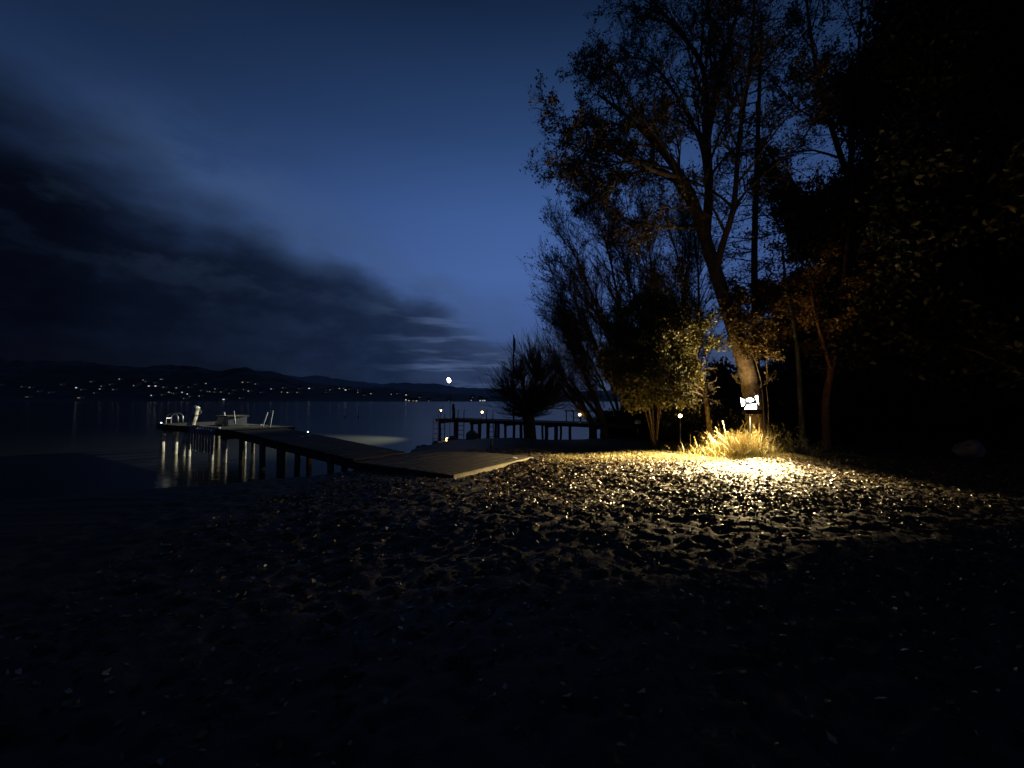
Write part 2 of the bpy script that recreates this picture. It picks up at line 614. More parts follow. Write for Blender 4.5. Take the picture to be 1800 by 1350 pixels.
# far shore
RIDGE = np.array([(-4200, 150), (-2600, 135), (-1650, 122), (-1350, 118), (-1100, 110), (-900, 100), (-760, 86), (-640, 56), (-560, 46), (-470, 44),
                  (-380, 40), (-300, 31), (-200, 22), (-80, 16), (100, 18), (400, 22), (2500, 40)], float)
RIDGE2 = np.array([(-6000, 130), (-1900, 140), (-1300, 110), (-1000, 112), (-700, 108), (-560, 84), (-420, 70), (-250, 66), (-60, 50), (200, 40), (3500, 60)], float)


def hill_h(x, y):
    r = np.interp(x * 1300 / np.maximum(y, 600), RIDGE[:, 0], RIDGE[:, 1])
    s = np.clip((y - 900) / 400, 0, 1)
    s = s * s * (3 - 2 * s)
    n = (vnoise(x * .012 + 50, y * .012 + 50, 21) - .5) * .3 + (vnoise(x * .05 + 50, y * .05, 22) - .5) * .10 + (vnoise(x * .16 + 50, y * .16, 23) - .5) * .05
    return np.maximum(r * s * (1 + n), (y - 902) * .08 * (y < 960))


def hills_obj(name, X, Y, Z, m):
    i = np.arange(X.size).reshape(X.shape)
    q = np.stack([i[:-1, :-1], i[1:, :-1], i[1:, 1:], i[:-1, 1:]], -1).reshape(-1, 4)
    o = link(name, npmesh(name, np.stack([X, Y, Z], -1).reshape(-1, 3), q, m, False))
    o['kind'] = 'structure'
    return o


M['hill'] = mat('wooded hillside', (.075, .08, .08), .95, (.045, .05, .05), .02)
M['hill2'] = mat('haze-tinted hills', (.20, .23, .28), .95, (.16, .19, .23), .01)  # haze put into the colour: paler and bluer than the near hillside
X, Y = np.meshgrid(np.arange(-3600, 2000, 9.0), np.concatenate([np.arange(895, 1330, 9.0), [1400, 1500]]), indexing='ij')
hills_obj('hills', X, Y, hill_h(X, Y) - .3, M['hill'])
X, Y = np.meshgrid(np.arange(-5000, 3000, 20.0), np.linspace(1900, 2500, 12), indexing='ij')
r2 = np.interp(X * 2500 / Y, RIDGE2[:, 0] * 1.9, RIDGE2[:, 1] * 1.55)
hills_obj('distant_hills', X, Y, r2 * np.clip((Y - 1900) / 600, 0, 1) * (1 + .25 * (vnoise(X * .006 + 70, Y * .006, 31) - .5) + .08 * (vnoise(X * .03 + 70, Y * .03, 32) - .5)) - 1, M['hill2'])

# ------------------------------------------------------------------ jetty on the left
A_ = Vector((-.837, .548, 0)); A_.normalize()
B_ = Vector((A_.y, -A_.x, 0))          # to the far side
J0 = Vector((-1.31, 9.0, 0))


def J(s, w_, z):
    return J0 + A_ * s + B_ * w_ + Vector((0, 0, z))


jetty = thing('wooden_jetty', J(0, 0, 0), 'grey wooden jetty running from the leafy beach left into the lake', 'jetty')


def jp(s, w_, z):
    return J(s, w_, z) - jetty.location


ROTJ = Matrix((-A_, B_, Vector((0, 0, 1)))).transposed()
pm = {}


def plank(s, w0, w1, z, th=.045, wd=.132, tilt=0.0, m='wood'):
    key = (round(w1 - w0, 2), m, th)
    if key not in pm:
        mb = MB().box((0, 0, 0), (wd, w1 - w0, th))
        pm[key] = mb.mesh('plank', M[m])
    o = link('plank', pm[key], jetty)
    rot = ROTJ @ Matrix.Rotation(tilt + rnd.uniform(-.008, .008), 3, 'Y') @ Matrix.Rotation(rnd.uniform(-.006, .006), 3, 'Z')
    o.matrix_local = Matrix.Translation(jp(s, (w0 + w1) / 2 + rnd.uniform(-.015, .015), z - th / 2 + rnd.uniform(-.004, .004))) @ rot.to_4x4()
    return o


def beam(a, b, wd, ht, m='wood', name='beam'):
    return MB().bar(a, b, wd, ht).build(name, M[m], jetty)


# shore platform
s = .075
while s < 3.5:
    plank(s, 0, 3.4, .69); s += .142
for w_ in (.12, 1.2, 2.3, 3.28):
    beam(jp(.06, w_, .55), jp(3.55, w_, .55), .1, .18)
MB().bar(jp(-.03, 0, .60), jp(-.03, 3.42, .60), .05, .17).build('fascia_board', M['wood_pale'], jetty)
MB().bar(jp(-.13, -.05, .475), jp(-.13, 3.3, .475), .16, .085).build('step_board', M['wood_pale'], jetty)
MB().bar(jp(0, -.025, .6), jp(3.5, -.025, .6), .045, .17).build('side_board', M['wood'], jetty)
# ramp
RS0, RS1, RZ0, RZ1 = 3.45, 10.2, .75, 1.22
tl = math.atan((RZ1 - RZ0) / (RS1 - RS0))
s = RS0 + .07
while s < RS1:
    plank(s, 0, 1.8, RZ0 + (RZ1 - RZ0) * (s - RS0) / (RS1 - RS0), tilt=tl); s += .142
for w_ in (.08, .9, 1.72):
    beam(jp(RS0, w_, RZ0 - .16), jp(RS1, w_, RZ1 - .16), .1, .22)
# end platform
s = RS1 + .08
while s < 17.6:
    plank(s, -.05, 2.2, 1.25); s += .142
for w_ in (.02, 1.05, 2.1):
    beam(jp(RS1, w_, 1.10), jp(17.6, w_, 1.10), .12, .21)
beam(jp(17.62, -.05, 1.14), jp(17.62, 2.2, 1.14), .04, .2)
for s in (11.0, 13.6, 16.6):
    beam(jp(s, -.1, .94), jp(s, 2.25, .94), .14, .12, name='cross_beam')


def pile(s, w_, top, r=.085, m='pile', lean=0.0):
    mb = MB()
    b = jp(s, w_, -1.6); tp = jp(s + lean, w_, top)
    pts = [b.lerp(tp, k / 6) + Vector((rnd.uniform(-.012, .012), rnd.uniform(-.012, .012), 0)) for k in range(7)]
    mb.tube(pts, [r * rnd.uniform(.92, 1.08) for _ in pts], 9)
    return mb.build('pile', M[m], jetty, True)


for s, w_, m in ((17.4, .1, 'pile_pale'), (16.4, 1.9, 'pile'), (15.9, .1, 'pile_pale'), (14.4, .08, 'pile_pale'), (13.2, 2.0, 'pile'),
                 (12.3, .08, 'pile_pale'), (11.75, 1.0, 'pile_pale'), (11.2, .1, 'pile_pale'), (10.0, .15, 'pile'), (9.9, 1.6, 'pile'), (17.4, 2.05, 'pile'),
                 (8.4, .1, 'pile'), (8.3, 1.65, 'pile'), (7.3, .1, 'pile'), (6.3, .1, 'pile'), (6.2, 1.65, 'pile'), (4.6, .1, 'pile'), (4.6, 1.65, 'pile')):
    zt = 1.1 if s > RS1 else RZ0 + (RZ1 - RZ0) * (s - RS0) / (RS1 - RS0) - .06
    pile(s, w_, zt, rnd.uniform(.07, .1), m)

# the mooring pile that stands above the deck, leaning
mp_ = thing('mooring_pile', J(15.2, -.22, 0), 'thick pale mooring pile leaning beside the jetty, reaching above its deck', 'pile')
mb = MB()
a, b = Vector((0, 0, -1.5)), P(345, 716, J(15.2, -.22, 0).y) - mp_.location
pts = [a.lerp(b, k / 8) for k in range(9)]
mb.tube(pts, [.15, .15, .145, .14, .14, .135, .145, .15, .13], 10)
mb.build('post', M['pile_pale'], mp_, True)
MB().tube([b + Vector((0, 0, -.01)), b + Vector((.01, 0, .05))], [.15, .07], 10).build('cap', M['white'], mp_)
mb = MB()
mb.tube([b + Vector((.05 + .16 * math.sin(k / 14 * PI), 0, -.02 - .34 * k / 14)) for k in range(15)], .014, 5)
mb.build('rope_loop', M['rope'], mp_)

rope = MB()
r0, r1 = J(17.0, -.12, 1.02), J(15.3, -.12, 1.0)
rope.tube([r0.lerp(r1, k / 12) + Vector((0, 0, -.34 * math.sin(PI * k / 12))) for k in range(13)], .025, 6)
ro = rope.build('mooring_rope', M['rope'])
tag(ro, 'pale rope hanging in a sag below the end of the jetty', 'rope')

# handrail hoop at the far end
hp = thing('handrail_hoop', J(17.0, .3, 1.25), 'grey metal hoop handrail at the outer end of the jetty', 'handrail')
for off in (0, .28):
    mb = MB()
    pts = []
    for k in range(15):
        a = PI * k / 14
        pts.append(Vector((-.27 * math.cos(a), off, .28 + .19 * math.sin(a))))
    pts = [Vector((-.27, off, 0))] + pts + [Vector((.27, off, 0))]
    mb.tube(pts, .024, 7).build('rail', M['steel'], hp, True)
MB().bar((-.27, 0, .25), (-.27, .28, .25), .03, .03).build('crossbar', M['steel'], hp)

# box seat with a step
bx = thing('box_seat', J(13.3, 1.2, 1.25), 'low grey box seat with a sloped end on the jetty deck', 'box', rz=math.atan2(A_.y, A_.x))
MB().box((0, 0, .2), (1.0, .7, .36)).build('box', M['rubber'], bx)
MB().box((-.03, 0, .405), (1.12, .8, .045)).build('lid', M['wood_pale'], bx)
mb = MB()
mb.face([(.502, -.3, .02), (.95, -.3, .02), (.502, -.3, .3)]); mb.face([(.502, .3, .02), (.502, .3, .3), (.95, .3, .02)])
mb.face([(.95, -.3, .02), (.95, .3, .02), (.502, .3, .3), (.502, -.3, .3)])
mb.build('sloped_end', M['rubber'], bx)


def stake(a, b, label, r=.028, name='white_stake', group=None, m='white'):
    o = thing(name, a, label, 'stake', group)
    d = Vector(b) - Vector(a)
    MB().tube([Vector((0, 0, 0)), d * .5, d], [r, r * .95, r * .85], 8).build('shaft', M[m], o, True)
    MB().tube([d, d + d.normalized() * .03], [r * 1.1, r * .5], 8).build('tip', M[m], o)
    return o


Y1 = J(13.0, .9, 0).y
stake(P(397, 745, Y1), P(394, 725, Y1), 'short white stake standing behind the box seat on the jetty')
Y2 = J(12.2, .3, 0).y
stake(P(413, 745, Y2), P(411, 723, Y2), 'white upright stake right of the box seat on the jetty')
# swim ladder with two leaning white handrails
Y3 = J(10.9, 1.5, 0).y
la, lb = P(462, 748, Y3), P(474.5, 748, Y3)
ld = thing('swim_ladder', la, 'swim ladder with two leaning white handrails at the jetty edge', 'ladder')
for q, tp in ((la, P(470, 724.5, Y3)), (lb, P(479.5, 721.5, Y3))):
    down = q - (tp - q) * .9
    MB().tube([down - la, q - la, tp - la], .03, 8).build('handrail', M['white'], ld, True)
for k in range(4):
    f = -.2 - k * .22
    p1 = la.lerp(P(470, 724.5, Y3), f); p2 = lb.lerp(P(479.5, 721.5, Y3), f)
    MB().tube([p1 - la, p2 - la], .02, 6).build('rung', M['steel'], ld)
bd = thing('loose_board', P(450, 747.5, Y3 - .2), 'pale loose board lying on the jetty beside the white handrails', 'board', rz=.1)
MB().box((0, 0, .012), (.42, .14, .024)).build('board', M['white'], bd)

# ribbed fender hung over the side of the jetty
fr = thing('ribbed_fender', J(12.25, -.12, 1.25), 'blue grey ribbed fender of curved bars hung over the jetty side', 'fender', rz=math.atan2(-A_.y, -A_.x))
f_s0, f_s1 = -1.05, 1.0
for k in range(9):
    x = f_s0 + (f_s1 - f_s0) * k / 8
    pts = [Vector((x, .1, .035)), Vector((x, -.02, .045)), Vector((x, -.10, .02)), Vector((x, -.145, -.06)), Vector((x, -.15, -.4)), Vector((x, -.15, -.86 - .02 * (k % 3)))]
    MB().tube(pts, [.04, .045, .045, .045, .043, .035], 7).build('rib', M['rubber'], fr, True)
MB().box((0, -.10, -.15), (f_s1 - f_s0 + .1, .02, .08)).build('strap', M['darksteel'], fr)

# small deck lights and the scrap on the shore end


def marker(p, label, sc=1.0):
    o = thing('deck_light', p, label, 'deck light', 'small deck lights on the jetty')
    MB().lathe([(.05 * sc, 0), (.05 * sc, .025), (.035 * sc, .03)], sides=12).build('base', M['darksteel'], o)
    MB().lathe([(.034 * sc, .03), (.03 * sc, .052), (.012 * sc, .064)], sides=12).build('lens', M['glow_small'], o, True)
    return o


marker(J(17.45, .05, 1.25), 'small white deck light at the outer tip of the jetty')
marker(J(14.9, 1.9, 1.25), 'small white deck light between the leaning pile and the box seat', .8)
marker(J(8.4, 1.65, RZ0 + (RZ1 - RZ0) * (8.4 - RS0) / (RS1 - RS0) + .02), 'small white deck light halfway along the jetty ramp', .7)
tagp = on_ground(905, 798)
sc_ = thing('paper_scrap', J(.2, 2.75, .695), 'small white crumpled scrap on the shore end of the jetty', 'scrap')
mb = MB()
mb.face([(-.13, -.04, .0), (0, -.06, .035), (.02, .05, .03), (-.12, .06, .01)]); mb.face([(0, -.06, .035), (.13, -.03, .005), (.12, .06, .012), (.02, .05, .03)])
mb.build('paper', M['white'], sc_)

# ------------------------------------------------------------------ second pier with lamps
E0, E1 = Vector((-4.15, 25.6, 0)), Vector((7.4, 17.9, 0))
pier = thing('lamp_lit_pier', E0, 'long dark wooden pier with small lamps beyond the willow trees', 'pier')
PA = (E1 - E0).normalized()
PB = Vector((-PA.y, PA.x, 0))
PL = (E1 - E0).length
ZP = 1.2


def pp(s, w_, z):
    return PA * s + PB * w_ + Vector((0, 0, z))


ROTP = Matrix((PA, PB, Vector((0, 0, 1)))).transposed()
plm = MB().box((0, 0, 0), (.185, 1.9, .045)).mesh('plank', M['wood'])
s = .1
while s < PL:
    o = link('plank', plm, pier)
    o.matrix_local = Matrix.Translation(pp(s, rnd.uniform(-.02, .02), ZP - .022 + rnd.uniform(-.004, .004))) @ ROTP.to_4x4()
    s += .2
for w_ in (-.8, .8):
    MB().bar(pp(0, w_, ZP - .11), pp(PL, w_, ZP - .11), .1, .12).build('beam', M['pile'], pier)
for s in (.25, 1.5, 2.75, 3.3, 4.6, 5.1, 6.5, 7.6, 8.15, 10.2, 10.6, 12.4, 13.2):
    for w_ in (-.78, .78):
        pts = [pp(s + rnd.uniform(-.03, .03), w_, z) for z in (-1.5, 0, .6, ZP - .06)]
        MB().tube(pts, rnd.uniform(.06, .105), 8).build('pile', M['pile'], pier, True)
for s in (.25, 2.75, 5.1, 7.6, 10.2):
    MB().bar(pp(s, -.9, ZP - .22), pp(s, .9, ZP - .22), .1, .1).build('cross_beam', M['pile'], pier)
# rail posts along the landward half
for k in range(13):
    s = 7.9 + k * .42
    MB().bar(pp(s, .86, ZP), pp(s, .86, ZP + .52), .055, .055).build('rail_post', M['pile'], pier)
MB().bar(pp(7.8, .86, ZP + .55), pp(13.1, .86, ZP + .55), .09, .06).build('rail', M['pile'], pier)
# ladders on the pier
for s, lean, lab in ((2.15, 0, 'upright steel ladder at the pier between its outer piles'), (4.2, .28, 'leaning steel ladder under the pier, left of its second lamp')):
    lz = thing('pier_ladder', E0 + pp(s, -1.02, 0), lab, 'ladder', rz=math.atan2(PA.y, PA.x))
    for e in (-.22, .22):
        MB().tube([(e + lean, -lean * .5, -.9), (e, 0, ZP + .1), (e, 0, ZP + .5), (e, .1, ZP + .55)], .025, 6).build('side_rail', M['darksteel'], lz)
    for k in range(8):
        z = -.7 + k * .26
        f = lean * (ZP - z) / 2.1
        MB().tube([(-.22 + f, -f * .5, z), (.22 + f, -f * .5, z)], .02, 6).build('rung', M['darksteel'], lz)
# lit steel frame at the pier head
fr2 = thing('pier_head_frame', E0 + pp(-.12, -.95, 0), 'pale steel ladder frame at the outer end of the pier', 'frame', rz=math.atan2(PA.y, PA.x))
for e, m in ((0, 'steel'), (.42, 'steel'), (.95, 'darksteel')):
    MB().tube([(e, 0, -1.2), (e, 0, ZP + (.28 if e else .1))], .028, 7).build('upright', M[m], fr2)
for z in (-.0, .3, .62, .95):
    MB().tube([(0, 0, z), (.95, 0, z)], .016, 6).build('bar', M['darksteel'], fr2)
MB().tube([(.42, 0, ZP + .28), (.62, .05, ZP + .62), (.68, .2, ZP + .75)], .03, 6).build('grab_rail', M['white'], fr2)
# tall dark post near the pier head
tp = thing('tall_post', E0 + pp(.95, -.3, ZP), 'slim dark post with a rounded top standing on the pier head', 'post')
MB().tube([(0, 0, 0), (.0, 0, .35), (-.02, 0, .6), (-.03, 0, .74)], [.09, .1, .11, .075], 10).build('shaft', M['darksteel'], tp, True)
MB().lathe([(.05, .74), (.085, .79), (.085, .86), (.04, .91)], c=(-.03, 0, 0), sides=10).build('top', M['darksteel'], tp, True)


def bollard_lamp(p, h_, label, watts, r=.062, group='small warm lamps'):
    o = thing('bollard_lamp', p, label, 'lamp', group)
    MB().lathe([(.06, 0), (.06, .02), (.022, .03), (.02, h_ - r * 1.3), (.045, h_ - r)], sides=10).build('pole', M['steel'], o, True)
    prof = [(r * math.sin(a), h_ + -r * math.cos(a)) for a in np.linspace(.25, PI - .25, 8)]
    MB().lathe(prof, sides=14).build('globe', M['glow_warm'], o, True)
    MB().lathe([(r * .5, h_ + r * .98), (r * .55, h_ + r * 1.12), (r * .1, h_ + r * 1.25)], sides=10).build('cap', M['darksteel'], o)
    return o


bollard_lamp(E0 + pp(.12, -.55, ZP), .5, 'small warm lamp on a pale pole at the outer end of the pier', 3)
bollard_lamp(E0 + pp(3.55, -.85, ZP), .45, 'small warm lamp on the pier just left of the willow', 3)
bollard_lamp(E0 + pp(9.45, -.85, ZP), .42, 'small warm lamp on the pier between the willow trunks', 2.5)
lp = P(1196, 748, 15.6)
bollard_lamp(Vector((lp.x, lp.y, float(ground_z(lp.x, lp.y)) + .0)), P(1196, 731, 15.6).z - float(ground_z(lp.x, lp.y)), 'small warm lamp on a pole below the overhanging olive branches', 2.5, .07)
o = thing('pier_marker', E0 + pp(6.6, -.9, ZP), 'tiny white light on the pier in front of the willow', 'light')
MB().box((0, 0, .14), (.03, .03, .28)).build('stand', M['darksteel'], o)
MB().lathe([(.02, .28), (.05, .3), (.05, .34), (.02, .37)], sides=10).build('lens', M['glow_small'], o, True)

# ------------------------------------------------------------------ floodlights


def spot(parent, loc, aim, watts, size, blend, col, rad=.05):
    l = bpy.data.lights.new('lamp_light', 'SPOT')
    l.energy = watts; l.color = col; l.spot_size = math.radians(size); l.spot_blend = blend; l.shadow_soft_size = rad
    o = bpy.data.objects.new('lamp_light', l)
    C.objects.link(o)
    o.parent = parent
    o.location = loc
    o.rotation_euler = Vector(aim).to_track_quat('-Z', 'Y').to_euler()
    return o


def panel(name, quad, parent, glow, depth=.05):
    """a lamp head: dark tray with a lit face a few millimetres proud of it"""
    q = [Vector(p) for p in quad]
    n = (q[1] - q[0]).cross(q[3] - q[0]).normalized()
    if n.y > 0:
        n = -n
    c_ = sum(q, Vector()) / 4
    out = [c_ + (p - c_) * 1.05 for p in q]
    q = [c_ + (p - c_) * .92 for p in q]
    mb = MB()
    front = [p - n * .004 for p in out]; back = [c_ + (p - c_) * .85 - n * depth for p in q]
    mb.face(front); mb.face(back[::-1])
    for k in range(4):
        mb.face([front[k], back[k], back[(k + 1) % 4], front[(k + 1) % 4]])
    tray = mb.build(name, M['darksteel'], parent)
    lit = MB(); lit.face(q)
    lit.build('lit_face', M[glow], tray)
    return tray


# the lamp above the grass clump
LY = 12.5
Lp = P(1318, 707, LY)
lz = float(ground_z(Lp.x, Lp.y))
fl = thing('floodlight', (Lp.x, Lp.y, lz), 'bright white floodlight with several lit panels on a thin pole before the leaning tree', 'floodlight')
lh = Lp.z - lz


def lq(px, py, off):
    p = P(px, py, LY + off)
    return p - Vector((Lp.x, Lp.y, lz))


MB().tube([(.06, .12, -.1), (.06, .12, lh - .12)], .022, 8).build('pole', M['darksteel'], fl)
MB().box((.04, .11, lh - .0), (.34, .1, .2)).build('housing', M['darksteel'], fl)
panel('side_head', [lq(1301, 699, .06), lq(1308.5, 702.5, -.04), lq(1309.5, 711, -.04), lq(1304.5, 715.5, .06)], fl, 'glow_white')
panel('side_head', [lq(1327, 696.5, -.04), lq(1332, 694.5, .05), lq(1334, 712, .05), lq(1330.5, 706, -.04)], fl, 'glow_white')
panel('lower_head', [lq(1313, 711, -.02), lq(1330, 709.5, -.02), lq(1331, 719, .05), lq(1307.5, 719.5, .05)], fl, 'glow_white')
mb = MB()
lens_c = lq(1318.5, 703, -.02)
ring = []
for k in range(18):
    a = 2 * PI * k / 18
    ring.append((math.cos(a) * .105, math.sin(a) * .058))
for (r_, d_) in ((1, 0), (.8, -.05), (.45, -.08)):
    for (x_, z_) in ring:
        mb.v.append((lens_c.x + x_ * r_, lens_c.y + d_, lens_c.z + z_ * r_))
for i in range(2):
    for k in range(18):
        k2 = (k + 1) % 18
        mb.f.append((i * 18 + k, i * 18 + k2, i * 18 + 18 + k2, i * 18 + 18 + k))
mb.f.append(tuple(range(36, 54)))
mb.build('centre_lens', M['glow_white'], fl, True)
LC = (1.0, .73, .34)
# added light-blocking box under the heads: back shield and lips cut the beams
SH = lq(1319, 725, .0)
RZ = Matrix.Rotation(.09, 3, 'Z')
added_hood = MB().box(SH + RZ @ Vector((0, .016, .025)), (.50, .012, .118), RZ)
added_hood.box(SH + RZ @ Vector((0, -.085, .085)), (.50, .20, .01), RZ)
added_hood.box(SH + RZ @ Vector((.0, -.185, .020)), (.50, .01, .120), RZ)
added_hood.box(SH + RZ @ Vector((-.25, -.085, .0225)), (.01, .20, .115), RZ)
added_hood.box(SH + RZ @ Vector((.25, -.085, .0225)), (.01, .20, .115), RZ)
added_hood.build('added_hood', M['black'], fl)
spot(fl, SH + RZ @ Vector((.05, -.012, .0)), (-.52, -.30, -.80), 850, 146, .6, LC, .013)
spot(fl, SH + RZ @ Vector((-.06, -.012, .0)), (-.94, -.26, -.31), 27000, 86, .9, LC, .013)
spot(fl, SH + RZ @ Vector((.08, -.012, .0)), (-.42, -.86, -.38), 8000, 82, .9, LC, .013)
spot(fl, lens_c + Vector((-.02, -.20, .02)), (-.90, -.06, .42), 950, 104, .8, LC, .03)
spot(fl, lens_c + Vector((.0, -.16, .06)), (-.12, -.05, 1), 150, 148, .6, LC, .03)

# the second lamp on a mast at the pier head, shining over the water
My = E0.y + .6
Mp = P(789, 668, My)
ml = thing('mast_floodlight', (Mp.x, Mp.y, 0), 'bright white floodlight high on a thin mast above the end of the pier', 'floodlight')
MB().tube([(.07, .1, -1), (.07, .1, Mp.z + .02)], .018, 6).build('mast', M['darksteel'], ml)
mb = MB()
prof = [(.06, .12), (.15, .06), (.19, -.02), (.195, -.05)]
mb.lathe(prof, c=(0, 0, 0), sides=16)
rot = Vector((-.62, -.75, -.35)).to_track_quat('-Z', 'Y').to_matrix()
mb.v = [tuple(rot @ Vector(v) + Vector((.04, .04, Mp.z))) for v in mb.v]
mb.build('housing', M['darksteel'], ml, True)
mb = MB().lathe([(.165, -.056), (.12, -.10), (.04, -.12)], sides=16)
mb.v = [tuple(rot @ Vector(v) + Vector((.04, .04, Mp.z))) for v in mb.v]
mb.build('lens', M['glow_white'], ml, True)
hd = Vector((.04, .04, Mp.z))
spot(ml, hd + Vector((-.62, -.75, -.35)).normalized() * .15, Vector((-9.7, -4.6, -2.7)), 15000, 86, .75, (1, .95, .72), .05)

# ------------------------------------------------------------------ things in the water and on the shore
for px, lab, m in ((607, 'pale slim marker post standing in the water, brightest of the three', 'white'),
                   (543, 'dim marker post in the water, left of the brightest one', 'steel'),
                   (630, 'faint thin marker post in the water, right of the brightest one', 'steel')):
    p = G(px, 733, 0)
    o = thing('marker_post', (p.x, p.y, 0), lab, 'marker post', 'marker posts standing in the lake')
    rr = .12 if px == 607 else .09
    MB().lathe([(rr, -.8), (rr, .1), (rr * .7, .5), (rr * .6, 1.15), (rr * .2, 1.22)], sides=9).build('post', M[m], o, True)
    MB().lathe([(rr * 1.6, -.12), (rr * 1.8, .02), (rr * 1.2, .12)], sides=9).build('float_collar', M['rubber'], o, True)

fp = thing('flagpole', (P(903, 700, 24).x, 24, .0), 'thin flagpole with a dark furled flag rising behind the willow', 'flagpole')
topz = P(903, 590, 24).z
MB().tube([(0, 0, -1), (0, 0, topz * .5), (0, 0, topz)], [.06, .05, .035], 7).build('pole', M['darksteel'], fp, True)
MB().tube([(.02, -.04, topz - 1.0), (.035, -.045, topz - .7), (.03, -.05, topz - .3), (.01, -.04, topz - .1)], [.03, .085, .08, .03], 7).build('furled_flag', M['rubber'], fp, True)
MB().lathe([(.02, topz), (.035, topz + .03), (.01, topz + .06)], sides=8).build('finial', M['steel'], fp)


def rock(p, r, label, m='rock', sq=.6, seed=0, name='shore_rock', group=None):
    rg = np.random.default_rng(seed)
    mb = MB()
    nu, nv_ = 12, 8
    ph = rg.uniform(0, 6, 6)
    prof = []
    for i in range(nv_ + 1):
        th = PI * i / nv_
        for k in range(nu):
            a = 2 * PI * k / nu
            d = Vector((math.sin(th) * math.cos(a), math.sin(th) * math.sin(a), math.cos(th)))
            q = 1 + .16 * math.sin(3 * d.x + ph[0]) + .14 * math.sin(4 * d.y + ph[1]) + .12 * math.sin(5 * d.z + 3 * d.x + ph[2])
            mb.v.append((d.x * r * q, d.y * r * q * .85, d.z * r * q * sq))
    for i in range(nv_):
        for k in range(nu):
            k2 = (k + 1) % nu
            mb.f.append((i * nu + k, (i + 1) * nu + k, (i + 1) * nu + k2, i * nu + k2))
    o = mb.build(name, M[m], None, True)
    o.location = p
    o.rotation_euler = (0, 0, rg.uniform(0, 6))
    return tag(o, label, 'rock', group)


def wet(px, Y, dz=0.0):
    x = P(px, 700, Y).x
    return Vector((x, Y, max(float(ground_z(x, Y)), -.05) + dz))


rock(wet(780, 21.9, .02), .26, 'flat pale rock at the waterline left of the amber lantern', 'rock', .4, 1)
rock(wet(768, 21.7, .0), .3, 'dark low rock at the waterline, farthest out in the lake', 'rock', .45, 2)
rock(wet(797, 21.6, .06), .32, 'dark rounded rock right of the amber lantern on the shore', 'rock', .6, 3)
rock(wet(738, 20.4, .0), .22, 'small dark rock in the shallow water beside the jetty ramp', 'rock', .5, 4)
rock(wet(747, 20.6, .02), .16, 'smallest dark rock in the shallow water beside the jetty ramp', 'rock', .6, 5)
rock(wet(829, 20.6, .12), .35, 'dark boulder on the shore below the pier ladders', 'rock', .8, 6)
ll = thing('lit_rock_standin', wet(787, 21.75, .0), 'small amber lantern glowing on the shore rocks under the pier head', 'lit-rock stand-in')  # added glow in place of a rock that the lamps light up
MB().lathe([(.1, 0), (.11, .03), (.09, .05)], sides=12).build('base', M['darksteel'], ll)
MB().lathe([(.085, .05), (.10, .12), (.085, .2), (.03, .235)], sides=14).build('glass', M['glow_amber'], ll, True)
MB().lathe([(.05, .236), (.02, .26), (.02, .29)], sides=10).build('cap', M['darksteel'], ll)
sp_ = wet(864, 15.5)
stake(sp_, sp_ + Vector((.02, 0, .3)), 'short pale stake on the dark shore behind the jetty platform', .05, 'shore_stake', m='wood_pale')
sp_ = on_ground(1230, 787)
stake(sp_, sp_ + Vector((.01, 0, .27)), 'thin short stick standing left of the lit grass clump', .012, 'thin_stick', m='wood_pale')
cp = P(1121, 742, 17.5)
cz = float(ground_z(cp.x, cp.y))
o = thing('covered_post', (cp.x, cp.y, cz), 'small pale rounded cover on a dark post at the landward end of the pier', 'post')
MB().tube([(0, 0, 0), (0, 0, cp.z - cz)], .03, 7).build('post', M['pile'], o)
MB().lathe([(.13, -.1), (.135, -.02), (.09, .05), (.03, .075)], c=(0, 0, cp.z - cz + .03), sides=12).build('cover', M['white'], o, True)

# hut and boulder at the dark right-hand side
hx = P(1625, 700, 17.5)
hz = float(ground_z(hx.x, hx.y)) - .05
hut = thing('boathouse', (hx.x, hx.y, hz), 'dark red boarded hut under the trees at the right', 'hut', rz=-.5)
for k in range(16):
    for y_ in (-1.4,):
        MB().box((-1.5 + k * .2, y_ + .006 * (k % 2), 1.15), (.19, .04, 2.3)).build('board', M['hut'], hut)
for k in range(14):
    MB().box((-1.62 + .006 * (k % 2), -1.3 + k * .2, 1.15), (.04, .19, 2.3)).build('board', M['hut'], hut)
MB().box((0, .05, 1.1), (3.1, 2.7, 2.2)).build('wall', M['hut'], hut)
mb = MB()
mb.face([(-1.95, -1.8, 2.25), (1.95, -1.8, 2.25), (1.95, 0, 3.1), (-1.95, 0, 3.1)]); mb.face([(-1.95, 1.8, 2.25), (-1.95, 0, 3.1), (1.95, 0, 3.1), (1.95, 1.8, 2.25)])
mb.face([(-1.95, -1.8, 2.15), (-1.95, 0, 3.0), (1.95, 0, 3.0), (1.95, -1.8, 2.15)]); mb.face([(-1.95, 1.8, 2.15), (1.95, 1.8, 2.15), (1.95, 0, 3.0), (-1.95, 0, 3.0)])
mb.face([(-1.95, -1.8, 2.15), (1.95, -1.8, 2.15), (1.95, -1.8, 2.25), (-1.95, -1.8, 2.25)])
mb.face([(-1.95, -1.8, 2.15), (-1.95, -1.8, 2.25), (-1.95, 0, 3.1), (-1.95, 0, 3.0)]); mb.face([(-1.95, 1.8, 2.15), (-1.95, 0, 3.0), (-1.95, 0, 3.1), (-1.95, 1.8, 2.25)])
mb.build('roof', M['hut_roof'], hut)
mb = MB()
mb.face([(-1.55, -1.3, 2.2), (-1.55, 1.4, 2.2), (-1.55, .05, 2.95)])
mb.build('gable', M['hut'], hut)
bp = on_ground(1705, 800)
rock(bp + Vector((0, 0, .12)), .3, 'pale pointed boulder at the dark right edge of the beach', 'rock', 1.0, 12, 'boulder')

